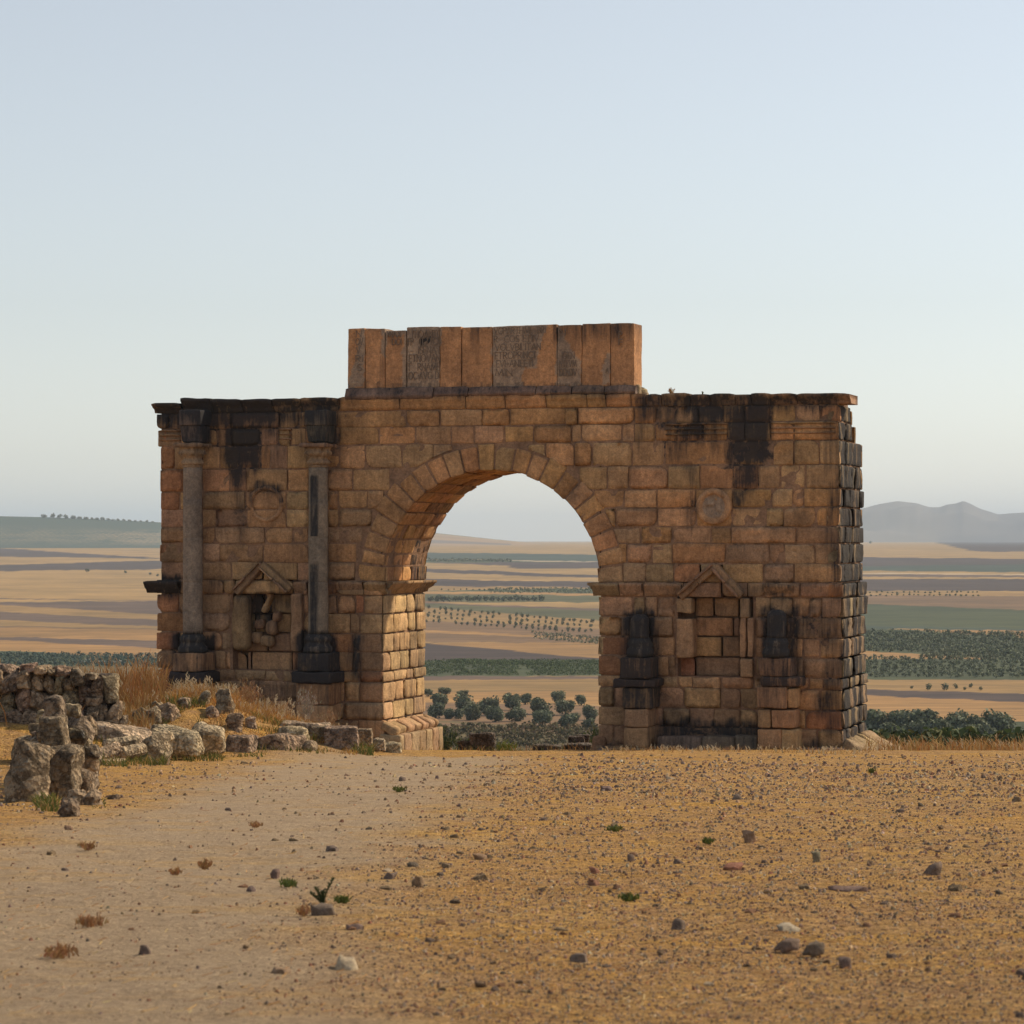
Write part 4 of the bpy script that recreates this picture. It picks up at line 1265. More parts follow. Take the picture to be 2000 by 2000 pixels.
    for (bx0, bx1, ao) in blocks:
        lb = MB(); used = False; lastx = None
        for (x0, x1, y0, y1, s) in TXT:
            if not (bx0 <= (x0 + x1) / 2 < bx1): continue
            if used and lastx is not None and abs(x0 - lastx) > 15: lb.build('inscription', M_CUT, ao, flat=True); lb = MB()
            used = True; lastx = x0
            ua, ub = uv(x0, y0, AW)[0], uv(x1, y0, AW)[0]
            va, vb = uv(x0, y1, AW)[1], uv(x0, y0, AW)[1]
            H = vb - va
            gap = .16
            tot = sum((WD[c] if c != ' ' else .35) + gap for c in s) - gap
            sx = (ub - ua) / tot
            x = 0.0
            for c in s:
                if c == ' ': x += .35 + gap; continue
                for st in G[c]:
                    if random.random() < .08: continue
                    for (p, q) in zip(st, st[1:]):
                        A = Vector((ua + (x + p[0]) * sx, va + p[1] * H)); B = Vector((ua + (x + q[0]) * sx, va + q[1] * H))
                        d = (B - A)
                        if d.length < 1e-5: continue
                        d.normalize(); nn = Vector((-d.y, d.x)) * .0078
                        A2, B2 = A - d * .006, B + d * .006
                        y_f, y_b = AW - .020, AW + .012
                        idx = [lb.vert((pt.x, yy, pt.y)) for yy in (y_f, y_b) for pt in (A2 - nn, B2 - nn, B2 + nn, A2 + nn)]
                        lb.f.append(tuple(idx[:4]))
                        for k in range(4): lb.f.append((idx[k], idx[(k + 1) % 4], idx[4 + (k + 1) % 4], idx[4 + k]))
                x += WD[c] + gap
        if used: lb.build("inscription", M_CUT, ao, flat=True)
attic()
# ------------------------------------------------------------------ rocks and fallen blocks
def rock_mesh(mb, size, seed, round_=.42, amp=.10, tint=(.3, .25, .2, 0), det=6, lay=0.0, tintf=None, chops=5):
    m_ = min(size); g_ = (size[0] * size[1] * size[2]) ** (1 / 3.)
    seg = max(size) / det
    fr = 1.5 / g_
    rnd = random.Random(int(seed * 131))
    sh = (rnd.uniform(-.15, .15), rnd.uniform(-.15, .15))
    planes = []
    for _ in range(chops):
        d = Vector((rnd.uniform(-1, 1), rnd.uniform(-1, .6), rnd.uniform(-.4, 1)))
        if d.length < .2: continue
        d.normalize()
        sup = math.sqrt(sum((d[i] * size[i] / 2) ** 2 for i in range(3)))
        planes.append((d, sup * rnd.uniform(.74, .97)))
    def T(x, y, z):
        p = Vector((x, y, z))
        for d, k in planes:
            o = d.dot(p) - k
            if o > 0: p -= d * o * .85
        q = p * (2.6 / g_)
        v = noise.voronoi(q * 1.3 + Vector((seed, 0, 0)))[0][0]
        k = 1 + amp * (.55 * fbm(q.x + seed, q.y, q.z, 4) - 1.1 * (.42 - v) * (v < .42)) if det > 4 else 1 + amp * .5 * fbm(q.x + seed, q.y, q.z, 2)
        p *= k
        return (p.x + sh[0] * p.z, p.y + sh[1] * p.z, p.z + size[2] / 2)
    rough_box(mb, T, size, m_ * round_, m_ * amp * 1.6, seg, tint, None, seed, fr, tintf=tintf)

FST = (.40, .30, .205)
def place_rock(box, t, label, cat="rock", name="rock", depth=None, round_=.30, amp=.13, tint=None, rotz=0.0, tilt=(0, 0), det=12, st=.18, mat=None, sink=.06, group=None, chops=None):
    x0, y0, x1, y1 = box
    if t is None: t = ground_hit((x0 + x1) / 2, y1)[1]
    wd, ht = (x1 - x0) / F * t, (y1 - y0) / F * t
    dp = depth or wd * random.uniform(.7, 1.0)
    mb = MB()
    c = vary(tint or FST, .1, .04, st)
    rock_mesh(mb, (wd, dp, ht + sink), x0 * .37 + y0 * .11, round_ * .85, amp * 1.25, c, det if det < 6 else int(det * 1.6), chops=chops if chops is not None else (0 if name == 'stone_block' else 3 if name in ('stone_slab', 'step_stone') else 2 if name == 'boulder' else 6))
    o = mb.build(name, mat or M_FIELDSTONE)
    o.location = (((x0 + x1) / 2 - 1000) / F * t, t + dp / 2, EYE - (y1 - HOR) / F * t - sink)
    o.rotation_euler = (tilt[0], tilt[1], rotz)
    return tag(o, label, cat, group)

# dry stone wall on the left bank: courses of rough stones bedded on each other
def drystone():
    t0 = 54.6
    def Z(py, t): return EYE - (py - HOR) / F * t
    def X(px, t): return (px - 1000) / F * t
    BX = [(86, 108, 1317, 1355), (109, 125, 1318, 1357), (121, 147, 1321, 1346), (138, 166, 1306, 1341), (104, 142, 1302, 1320), (98, 112, 1308, 1318), (124, 155, 1344, 1380), (154, 181, 1326, 1375), (178, 204, 1322, 1366),
          (203, 230, 1321, 1371), (164, 190, 1315, 1326), (132, 153, 1379, 1415), (148, 177, 1373, 1421), (175, 195, 1379, 1413), (194, 217, 1377, 1416), (214, 235, 1371, 1413), (171, 205, 1362, 1379), (119, 131, 1358, 1390),
          (86, 119, 1356, 1386), (121, 136, 1383, 1406), (86, 122, 1385, 1416),
          (60, 88, 1312, 1350), (34, 62, 1306, 1346), (8, 36, 1312, 1352), (-20, 10, 1308, 1350), (58, 90, 1350, 1390), (30, 60, 1346, 1392), (0, 32, 1352, 1396), (-30, 2, 1350, 1400), (50, 88, 1388, 1430), (14, 52, 1390, 1432), (-24, 16, 1396, 1436),
          (40, 76, 1298, 1312), (-6, 34, 1299, 1313), (72, 100, 1300, 1317), (236, 246, 1398, 1416)]
    mb = MB()
    for i, (xa, xb, ya, yb) in enumerate(BX):
        t = t0 + random.uniform(-.08, .12)
        w_, h_ = (xb - xa) / F * t * 1.05, (yb - ya) / F * t * 1.07
        b2 = MB()
        rock_mesh(b2, (w_, random.uniform(.45, .6), h_), i * 3.31 + 1, .22, .13, vary(FST, .18, .06, random.choice((.1, .25, .4))), 12)
        ox, oz = X((xa + xb) / 2, t), Z(yb, t)
        an = random.uniform(-.07, .07)
        base = len(mb.v)
        for v_, c_ in zip(b2.v, b2.c):
            mb.v.append((ox + v_[0] * math.cos(an) - v_[2] * math.sin(an), t + v_[1], oz + v_[2] * math.cos(an) + v_[0] * math.sin(an))); mb.c.append(c_)
        mb.f += [tuple(k + base for k in f) for f in b2.f]
    # dark earth-packed heart of the wall
    rough_box(mb, at((X(70, t0), t0 + .38, Z(1365, t0))), (X(222, t0) - X(-80, t0), .45, .95), .1, .05, .3, (.12, .09, .07, .3), None, 3)
    # a further course on the hidden side
    for i in range(14):
        xa = -70 + i * 21
        b2 = MB(); rock_mesh(b2, (.24, .3, .5), i * 5.7, .4, .1, vary(FST, .15, .05, .2), 5)
        base = len(mb.v)
        for v_, c_ in zip(b2.v, b2.c): mb.v.append((X(xa, t0) + v_[0], t0 + .62 + v_[1], Z(1345 + 8 * nz(i * 1.3), t0) + v_[2] - .3)); mb.c.append(c_)
        mb.f += [tuple(k + base for k in f) for f in b2.f]
    o = mb.build("dry_stone_wall", M_FIELDSTONE)
    tag(o, "low wall of rough lichen-spotted grey-brown stones at the left edge, half collapsed", "wall")
drystone()

place_rock((116, 1404, 181, 1542), 40.3, "tall weathered upright boulder with pitted face in front of the rough stone wall", "boulder", "boulder", .6, .2, .10, det=18, st=.2, chops=4)
place_rock((78, 1462, 144, 1568), 36.6, "broad pitted grey boulder at the left edge below the upright boulder", "boulder", "boulder", .7, .2, .11, det=16, st=.3, chops=4)
place_rock((80, 1402, 124, 1482), 37.6, "squared dark block with a flat face stacked on the left-hand pitted boulder", "stone block", "stone_block", .6, .14, .05, det=9, st=.4)
place_rock((82, 1362, 121, 1408), 38.4, "dark rounded stone topping the boulders at the left edge", "stone", "stone", .5, .36, .08, st=.4, chops=2)
place_rock((10, 1440, 88, 1572), 36.0, "large grey boulder cut by the left edge of the view", "boulder", "boulder", .9, .2, .10, det=16, chops=5)
place_rock((116, 1378, 150, 1424), 42.5, "dark stone wedged between the rough wall and the upright boulder", "stone", "stone", .6, .3, .1, st=.5)
place_rock((120, 1500, 172, 1566), 37.2, "low dark stone under the foot of the upright boulder", "stone", "stone", .6, .3, .1, st=.4, chops=2)
place_rock((148, 1400, 186, 1432), 43.5, "broken brown stone behind the top of the upright boulder", "stone", "stone", .5, .3, .1, st=.25)
place_rock((116, 1560, 152, 1594), None, "dark angular stone lying lowest at the foot of the left boulders", "rock", st=.4)
place_rock((126, 1546, 168, 1572), None, "flat slabby stone tilted at the foot of the left boulders", "rock", round_=.25, st=.15)
place_rock((164, 1543, 196, 1574), None, "pale ribbed stone at the right foot of the left boulders", "rock", round_=.3, st=.1)
place_rock((209, 1552, 234, 1562), None, "thin flat stone chip lying on straw right of the left boulders", "stone chip", "stone_chip", round_=.25, st=.3)

def packed():
    mb = MB(); rnd = random.Random(5)
    for i in range(52):
        px, py = rnd.uniform(50, 184), rnd.uniform(1375, 1545)
        if px > 150 and py < 1420: continue
        t = rnd.uniform(38.8, 42.0)
        w_ = rnd.uniform(24, 44) / F * t; h_ = rnd.uniform(20, 34) / F * t
        b2 = MB(); rock_mesh(b2, (w_, w_ * .9, h_), i * 2.9 + 70, .2, .12, vary(FST, .18, .06, rnd.choice((.2, .35, .5))), 10, chops=6)
        ox, oz = (px - 1000) / F * t, EYE - (py - HOR) / F * t
        base = len(mb.v)
        for v_, c_ in zip(b2.v, b2.c): mb.v.append((ox + v_[0], t + v_[1], oz + v_[2] - h_ / 2)); mb.c.append(c_)
        mb.f += [tuple(k + base for k in f) for f in b2.f]
    for i in range(26):
        px, t = rnd.uniform(40, 172), rnd.uniform(43.5, 53.5)
        x = (px - 1000) / F * t; w_ = rnd.uniform(.25, .5); h_ = rnd.uniform(.2, .5) + (.25 if px < 120 else 0)
        b2 = MB(); rock_mesh(b2, (w_, w_ * .9, h_), i * 4.1 + 170, .2, .12, vary(FST, .18, .06, rnd.choice((.15, .3, .45))), 9, chops=6)
        o = b2.build("stone", M_FIELDSTONE); o.location = (x, t, ground_z(x, t) - .06)
        tag(o, "loose grey stone on the ground between the left boulders and the rough wall", "stone", "loose stones between the left boulders and the wall")
    rough_box(mb, at(((116 - 1000) / F * 41, 41.0, EYE - (1480 - HOR) / F * 41)), (.6, .8, 1.0), .1, .06, .3, (.1, .08, .06, .4), None, 4)
    tag(mb.build("rubble_heap", M_FIELDSTONE), "heap of dark angular stones packed behind the boulders at the left edge", "rubble")
packed()

# ruined members lying along the foot of the bank
PALEST = (.52, .41, .28)
def slab(box, t, label, name, depth, **k): return place_rock(box, t, label, k.pop("cat", "slab"), name, depth, **k)
slab((171, 1421, 285, 1446), 53.5, "long flat slab sloping down from the rough wall, dark underside", "stone_slab", 1.0, round_=.12, amp=.05, tint=PALEST, det=14, tilt=(0, R_(10)))
place_rock((276, 1430, 328, 1490), 53.0, "eroded pale stone end standing below the long sloping slab", "rock", "rock", .55, .3, .12, PALEST, det=10, st=.12)
place_rock((282, 1424, 388, 1470), 55.0, "large rounded pale lump with grooves lying left of the twin lump", "boulder", "boulder", .8, .36, .10, PALEST, det=12, st=.12, tilt=(0, R_(6)))
place_rock((362, 1416, 434, 1468), 56.2, "large rounded pale lump tapering right beside the dark low slab", "boulder", "boulder", .8, .4, .09, PALEST, det=12, st=.12, tilt=(0, R_(8)))
slab((432, 1440, 500, 1470), 57.0, "low dark slab with broken right end at the foot of the bank", "stone_slab", .6, round_=.2, amp=.08, det=10, st=.35)
slab((487, 1437, 592, 1473), 57.5, "long dark slanted slab lying in front of the grassy bank", "stone_slab", .7, round_=.16, amp=.06, det=14, st=.35, tilt=(0, R_(4)))
place_rock((584, 1449, 620, 1474), 57.7, "rounded grey stone at the right end of the long slanted slab", "rock", "rock", .5, .4, .08, det=8, st=.25)
slab((532, 1412, 640, 1428), 60.0, "thin pale coping slab half sunk in the grassy bank", "stone_slab", .7, round_=.15, amp=.05, det=14, tint=PALEST, tilt=(0, R_(3)), sink=.2)
place_rock((537, 1421, 608, 1450), 58.8, "short pale column drum with ring mouldings lying by the thin coping slab", "column drum", "column_drum", .6, .48, .05, PALEST, det=12, st=.12)
place_rock((634, 1422, 698, 1465), 59.0, "squared dark block with a carved notch, right of the fallen drum", "stone block", "stone_block", .6, .08, .04, det=10, st=.38, amp=.03) if False else place_rock((634, 1422, 698, 1465), 59.0, "squared dark block standing right of the short pale drum", "stone block", "stone_block", .6, .08, .035, det=10, st=.38)
place_rock((606, 1420, 636, 1446), 59.6, "squared grey block butted left against the dark standing block", "stone block", "stone_block", .5, .08, .035, det=8, st=.3)
place_rock((694, 1425, 726, 1452), 60.0, "squared pale-topped block butted right against the dark standing block", "stone block", "stone_block", .5, .1, .04, det=8, st=.25)
slab((722, 1444, 752, 1462), 61.0, "low worn step stone in front of the left pier, nearest the squared blocks", "step_stone", .5, cat="step", round_=.2, amp=.07, tint=PALEST, det=8, st=.1)
slab((746, 1452, 784, 1468), 61.5, "low worn step stone reaching the pale plinth of the left pier", "step_stone", .5, cat="step", round_=.2, amp=.07, tint=PALEST, det=8, st=.15)
# fluted shaft fragments
def drum(px0, py0, px1, py1, dia_px, t, label, flutes):
    a = Vector(((px0 - 1000) / F * t, t, EYE - (py0 - HOR) / F * t)); b = Vector(((px1 - 1000) / F * t, t + .5, EYE - (py1 - HOR) / F * t))
    d = b - a; L = d.length; r = dia_px / 2 / F * t
    q = d.to_track_quat('Z', 'Y').to_matrix()
    mb = MB()
    b2 = MB()
    lathe(b2, [(r * .55, -.02), (r * .9, 0), (r, .03)] + [(r, L * i / 8) for i in range(1, 8)] + [(r * .96, L), (r * .6, L + .02)], (0, 0, 0), 64, vary(PALEST, .06, .03, .1), None, .02,
          mod=(lambda ang, z: 1 - .10 * abs(math.sin(ang * 6))) if flutes else None, seed=px0)
    for v_, c_ in zip(b2.v, b2.c): mb.vert(q @ Vector(v_), c_)
    mb.f = b2.f
    o = mb.build("column_drum", M_FIELDSTONE); o.location = a
    return tag(o, label, "column drum")
drum(172, 1487, 224, 1468, 36, 52.0, "fluted pale column fragment lying nearest the upright boulder", True)
drum(204, 1452, 262, 1449, 18, 53.0, "thin pale shaft fragment lying on top behind the fluted fragment", False)
drum(236, 1472, 272, 1466, 26, 52.4, "stubby pale shaft fragment half buried right of the fluted fragment", False)
slab((196, 1485, 240, 1502), 51.5, "flat pale slab edge in the grass under the fluted column fragment", "stone_slab", .5, round_=.2, amp=.05, tint=PALEST, det=9)

# rocks on the grassy bank
for box, t, lb in (((420, 1345, 458, 1394), 62.5, "pointed grey rock standing tallest on the grassy bank"), ((444, 1388, 476, 1424), 61.5, "dark rounded rock just below the pointed rock on the bank"),
                   ((302, 1376, 350, 1410), 61.0, "brown peaked rock in the dry grass at the middle of the bank"), ((260, 1389, 316, 1418), 60.0, "long flat-topped rock left of the brown peaked rock"),
                   ((386, 1350, 410, 1374), 63.0, "small grey rock left of the tall pointed rock"), ((218, 1410, 247, 1428), 57.0, "small pale rock at the right foot of the rough wall"),
                   ((478, 1398, 500, 1420), 61.8, "small ribbed rock at the right edge of the bank's rocks"), ((286, 1370, 320, 1386), 62.5, "thin pale slab peeping from dry grass on the bank"),
                   ((345, 1360, 372, 1382), 62.8, "low tan rock among brown shrubs on the bank"), ((402, 1376, 424, 1402), 61.8, "low dark rock under the brown shrubs on the bank")):
    place_rock(box, None, lb, "rock", "rock", None, .3, .13, det=9, sink=.12, st=.15)

# blocks behind the opening
for box, t, lb, rd in (((917, 1434, 965, 1474), 79.5, "tall squared dark block standing behind the opening of the arch", .07), ((896, 1448, 920, 1474), 79.8, "small dark block leaning left of the tall squared block behind the arch", .15),
                       ((1043, 1456, 1098, 1478), 77.0, "flat dark slab on the ground in the opening, left of the stacked blocks", .12), ((1100, 1454, 1154, 1478), 77.5, "squared dark block carrying another at the right of the opening", .1),
                       ((1113, 1438, 1143, 1458), 78.2, "small dark block stacked on the block at the right of the opening", .16), ((1128, 1436, 1150, 1456), 79.0, "flat-topped dark block just behind the stacked one in the opening", .14), ((862, 1468, 898, 1478), 77.0, "thin pale slab lying on the ground beside the left plinth", .2)):
    place_rock(box, t, lb, "stone block", "stone_block", None, rd, .05, (.22, .18, .15), det=8, st=.4, sink=.25)

# ------------------------------------------------------------------ stones lying on the open ground
DARK = (.19, .14, .115); BRWN = (.29, .2, .13); REDD = (.27, .14, .09); LITE = (.42, .34, .25)
PROM = [((634, 1652, 662, 1668), "grey flat stone on the edge of the pale path, mid distance", DARK), ((528, 1695, 543, 1713), "upright grey stone standing alone on the pale path", DARK), ((602, 1768, 650, 1794), "grey peaked stone just below the green spiky sprig", DARK),
        ((675, 1803, 712, 1822), "dark blocky stone right of the peaked stone and sprig", DARK), ((480, 1732, 500, 1744), "small dark stone on the path left of the green sprig", DARK), ((778, 1518, 792, 1527), "lone dark stone far up the pale path near the arch", DARK),
        ((806, 1712, 830, 1730), "rounded brown stone right of the green sprig, among rubble", BRWN), ((652, 1874, 698, 1892), "pale flat slab stone at the bottom centre-left", LITE), ((528, 1890, 566, 1904), "dark wedge with pale top at the bottom left of centre", BRWN),
        ((270, 1846, 292, 1862), "dark lump at the lower left of the path", DARK), ((925, 1668, 952, 1684), "dark brown ridge-backed stone in mid-field, centre", BRWN), ((748, 1706, 772, 1718), "low dark stone right of the path's edge, above the sprig", DARK), ((124, 1612, 142, 1621), "flat stone on straw near the left edge", BRWN),
        ((1452, 1622, 1478, 1643), "pale brown angular stone, the tallest in the right mid-field", BRWN), ((1811, 1684, 1842, 1712), "large dark rounded stone alone near the right edge", DARK), ((1414, 1687, 1452, 1698), "flat brick-red stone in the right mid-field", REDD),
        ((1312, 1796, 1340, 1814), "dark oval stone in the right foreground", DARK), ((1518, 1804, 1560, 1818), "pale flat stone in the right foreground", LITE), ((1146, 1716, 1168, 1734), "rounded reddish stone in the centre foreground", REDD), ((1152, 1694, 1168, 1706), "small squared reddish stone above the rounded reddish one", REDD),
        ((1432, 1552, 1450, 1564), "small round dark stone far out on the right ground", DARK), ((1176, 1537, 1198, 1548), "low grey wedge stone far out, right of centre", DARK), ((1588, 1664, 1604, 1680), "leaning grey-green stone in the right mid-field", (.25, .22, .15)), ((1620, 1734, 1700, 1744), "long thin dark stone lying flat at the right", DARK),
        ((1520, 1834, 1562, 1850), "dark jagged stone in the right foreground, left of its pair", DARK), ((1572, 1842, 1608, 1856), "dark jagged stone in the right foreground, right of its pair", DARK), ((1640, 1868, 1664, 1886), "dark squat stone low at the right near the bottom", DARK), ((1112, 1862, 1150, 1876), "dark flat wedge at the bottom, right of centre", DARK), ((1224, 1668, 1240, 1680), "dark pebble-like stone beside a green weed, centre right", DARK)]
for (x0, y0, x1, y1), lb, c in PROM:
    hx, ht, hz = ground_hit((x0 + x1) / 2, y1)
    place_rock((x0, y0, x1, y1), ht, lb, "stone", "stone", (x1 - x0) / F * ht * .8, .2, .16, c, rotz=random.uniform(-.5, .5), det=5, st=.05, mat=M_PEBBLE, sink=.03, chops=9)
protos = []
for i in range(9):
    mb = MB()
    sx, sy, sz = random.uniform(.8, 1.3), random.uniform(.7, 1.0), random.uniform(.35, .75)
    rock_mesh(mb, (sx, sy, sz), i * 7.7 + 2, .2, .17, vary((DARK, BRWN, BRWN, LITE, DARK, REDD, BRWN, (.34, .24, .16), DARK)[i], .15, .06), 5, chops=8)
    protos.append(mb.build("stone", M_PEBBLE, flat=True))
def ground_sample(y0, y1):
    while True:
        px = random.uniform(-60, 2060); py = y0 + (y1 - y0) * random.random() ** .9
        x, t, z = ground_hit(px, py)
        p = path_mask(x, t)
        if t < 61 and random.random() > .8 * p and random.random() < .35 + .65 * smooth(300, 1100, px + (py - 1500) * .5): return px, py, x, t, z
for i in range(250):
    px, py, x, t, z = ground_sample(1490, 1996)
    s = random.choice((9, 10, 11, 12, 13, 14, 16, 18, 22)) / F * t * random.uniform(.8, 1.2) * (.7 + .3 * smooth(1500, 1800, py))
    o = protos[i] if i < len(protos) else random.choice(protos).copy()
    if i >= len(protos): COL.objects.link(o)
    o.location = (x, t, z - s * .2); o.scale = (s, s, s); o.rotation_euler = (random.uniform(-.3, .3), random.uniform(-.3, .3), random.uniform(0, 6.28))
    tag(o, "small rough stone lying loose among many on the dry open ground", "stone", "small stones strewn over the dry ground")

def gravel():
    mb = MB()
    rnd = random.Random(3)
    for i in range(34000):
        if i % 8 == 0: px, py, x, t, z = ground_sample(1474, 1560)
        else: px, py, x, t, z = ground_sample(1490, 1998)
        s = rnd.choice((4, 4, 5, 5, 6, 7, 9, 11)) / F * t * rnd.uniform(.5, .85)
        c = vary(rnd.choice((DARK, DARK, BRWN, BRWN, BRWN, LITE, (.50, .36, .22), (.36, .24, .14), REDD)), .2, .08)
        b = len(mb.v)
        a = rnd.uniform(0, 6.28)
        hh = rnd.uniform(.3, .85)
        for k in range(5):
            r = s * rnd.uniform(.4, .72); an = a + k * 1.2566
            mb.vert((x + r * math.cos(an), t + r * math.sin(an), z - .004 + s * rnd.uniform(0, .15)), c)
        for k in range(4):
            r = s * rnd.uniform(.15, .4); an = a + k * 1.57 + .4
            mb.vert((x + r * math.cos(an), t + r * math.sin(an), z + s * hh * rnd.uniform(.6, 1)), c)
        mb.f += [(b, b + 1, b + 5), (b + 1, b + 6, b + 5), (b + 1, b + 2, b + 6), (b + 2, b + 3, b + 7), (b + 2, b + 7, b + 6), (b + 3, b + 4, b + 8), (b + 3, b + 8, b + 7), (b + 4, b, b + 5), (b + 4, b + 5, b + 8), (b + 5, b + 6, b + 7, b + 8)]
    o = mb.build("gravel", M_PEBBLE, flat=True); o["kind"] = "stuff"; o["label"] = "fine gravel and stone chips strewn over the dry ground"
gravel()

# ------------------------------------------------------------------ grass and weeds
def blade(mb, x, y, z, h, lean, az, wd, c, seed=0.0):
    dx, dy = math.cos(az), math.sin(az)
    b = len(mb.v)
    for k, (s, ww) in enumerate(((0, 1), (.4, .85), (.75, .55), (1, .1))):
        off = lean * h * s * s
        cx, cy, cz = x + dx * off, y + dy * off * .6, z + h * s * (1 - .25 * lean * s)
        mb.vert((cx - wd * ww, cy, cz), c); mb.vert((cx + wd * ww, cy + wd * .5, cz), c)
    for k in range(3): mb.f.append((b + 2 * k, b + 2 * k + 1, b + 2 * k + 3, b + 2 * k + 2))
    return mb.v[-1]
def seedhead(mb, p, s, c):
    for k in range(5):
        a = random.uniform(0, 6.28)
        blade(mb, p[0] + random.uniform(-s, s) * .3, p[1], p[2] - s * k * .35, s * .8, random.uniform(.3, 1), a, s * .16, c)
STRAW = [(.46, .29, .11), (.42, .24, .085), (.40, .19, .06), (.50, .36, .18), (.34, .20, .08)]
GREENS = [(.12, .14, .035), (.16, .16, .04), (.09, .12, .035), (.20, .18, .05)]
def grass():
    mb = MB(); gb = MB()
    def patch_(n, x0, x1, ty0, ty1, h0, h1, cols, target, lean=.5, wd=.010, heads=0.0, cond=None):
        for _ in range(n):
            px = random.uniform(x0, x1); t = random.uniform(ty0, ty1)
            x = (px - 1000) / F * t
            if cond and not cond(px, t): continue
            if nz(x * 1.1, t * 1.1, 5) < -.22: continue
            z = ground_z(x, t)
            p = blade(target, x, t, z - .03, random.uniform(h0, h1) * (1 + .5 * nz(x * .9, t * .9)), random.uniform(.1, lean * 1.6), random.uniform(0, 6.28), wd * random.uniform(.6, 1.2), vary(random.choice(cols), .2, .08))
            if random.random() < heads: seedhead(target, p, .07, (.55, .45, .3, 0))
    bank = lambda px, t: True
    patch_(4200, 225, 720, 58.0, 61.2, .05, .15, STRAW + [(.50, .26, .065), (.48, .22, .06), (.55, .32, .08)], mb, .8, .009, 0.0, lambda px, t: px < 700 - (t - 58) * 3)
    patch_(9500, 225, 700, 60.5, 66, .12, .34, STRAW + [(.50, .25, .065), (.48, .22, .06), (.55, .30, .08)], mb, .8, .009, 0.03, lambda px, t: px < 690 - (t - 58) * 3)
    patch_(2600, 225, 560, 62, 68, .3, .62, STRAW, mb, .7, .009, .25)
    patch_(1500, 140, 320, 60, 68, .6, 1.05, [(.40, .20, .07), (.42, .24, .1), (.36, .17, .06)], mb, .25, .012, .05)
    patch_(900, 150, 310, 62, 68, .5, .9, GREENS, gb, .3, .012)
    patch_(1500, 225, 300, 56, 62, .25, .5, STRAW, mb, .4, .009, .03)
    patch_(1300, 490, 680, 59, 62.5, .08, .22, GREENS[:2] + [(.30, .22, .06)] * 2, gb, .6, .009)
    patch_(500, 262, 400, 58.5, 60.5, .12, .28, GREENS, gb, .5, .009)
    for (xa, xb, t0, t1, n, h) in ((205, 250, 50.2, 52, 300, .16), (240, 320, 52.4, 54.5, 320, .22), (320, 440, 54.5, 56.5, 300, .18), (430, 520, 56, 57.4, 180, .12), (690, 730, 58.5, 60.5, 240, .3), (500, 640, 57.3, 59, 240, .15), (70, 112, 33.5, 35.6, 300, .16), (180, 205, 34.5, 36.5, 90, .08), (170, 330, 51, 55, 300, .25), (150, 210, 52, 54, 120, .12)):
        patch_(n, xa, xb, t0, t1, h * .5, h * 1.2, GREENS + [STRAW[0]], gb, .6, .009)
    # fringe along the crest at the foot of the right pier and the lip of the hill
    patch_(900, 1180, 1700, 60, 72, .06, .2, STRAW, mb, .8, .007, .15)
    patch_(1600, 1690, 2100, 68, 84, .2, .5, STRAW, mb, .6, .012, .05)
    patch_(700, 820, 1170, 75, 84, .1, .3, STRAW + GREENS, mb, .6, .01)
    patch_(500, -150, 160, 54, 70, .3, .9, STRAW, mb, .3, .012)
    o = mb.build("dry_grass", M_DRY, flat=True); o["kind"] = "stuff"; o["label"] = "dry orange grass covering the bank and the lip of the hill"
    o = gb.build("green_grass", M_GREEN, flat=True); o["kind"] = "stuff"; o["label"] = "low green grass around the fallen stones and bank"
    # straw lying on the ground
    sb = MB()
    for i in range(5000):
        px, py = random.uniform(-60, 2060), random.uniform(1474, 1990)
        x, t, z = ground_hit(px, py)
        if t > 61 or random.random() < .75 * path_mask(x, t): continue
        L = random.uniform(.02, .055) * (.6 + t / 60); a = random.uniform(0, 3.14); wd = .0022 * (.5 + t / 24)
        dx, dy = math.cos(a) * L, math.sin(a) * L; c = vary(random.choice(STRAW), .2, .06); b = len(sb.v)
        h = random.uniform(.004, .02)
        for (sx, sz) in ((-1, .003), (1, h)):
            sb.vert((x + dx * sx, t + dy * sx, z + sz), c); sb.vert((x + dx * sx - math.sin(a) * wd * 2, t + dy * sx + math.cos(a) * wd * 2, z + sz + wd), c)
        sb.f.append((b, b + 1, b + 3, b + 2))
    o = sb.build("straw", M_DRY, flat=True); o["kind"] = "stuff"; o["label"] = "straw litter strewn over the dry ground"
grass()

def clump(name, px, py, w_px, h_px, t, label, cat, cols, mat, n=120, leafy=True, z=None, wd=.012, loc=None, heads=0):
    """a single plant: stems from one root, leaves along them"""
    if loc is None:
        if t is None: x, t, z = ground_hit(px, py)
        else: x = (px - 1000) / F * t; z = EYE - (py - HOR) / F * t
    else: x, t, z = loc
    W, H = w_px / F * t, h_px / F * t
    lb, sb = MB(), MB()
    root = thing(name, label, cat, (x, t, z))
    ns = max(5, n // 12)
    for i in range(ns):
        a = random.uniform(0, 6.28); r = W * .5 * math.sqrt(random.random())
        hh = H * random.uniform(.55, 1.0) * (1 - .35 * (r / (W * .5)) ** 2)
        tip = Vector((math.cos(a) * r, math.sin(a) * r, hh))
        p = blade(sb, math.cos(a) * r * .2, math.sin(a) * r * .2, -.03, hh, r / max(hh, .01), a, wd * .4, vary(cols[-1], .2))
        for k in range(12):
            s = random.uniform(.15 if leafy else .5, 1)
            c = vary(random.choice(cols), .25, .1)
            q = tip * s + Vector((random.uniform(-1, 1), random.uniform(-1, 1), random.uniform(-.5, .5))) * W * .10
            blade(lb, q.x, q.y, q.z, W * random.uniform(.06, .14) + .02, random.uniform(.2, 1.2), random.uniform(0, 6.28), wd, c)
    sb.build("stem", mat, root, flat=True); lb.build("leaves", mat, root, flat=True)
    return root
BRS = [(.16, .09, .055), (.22, .12, .07), (.12, .075, .05)]
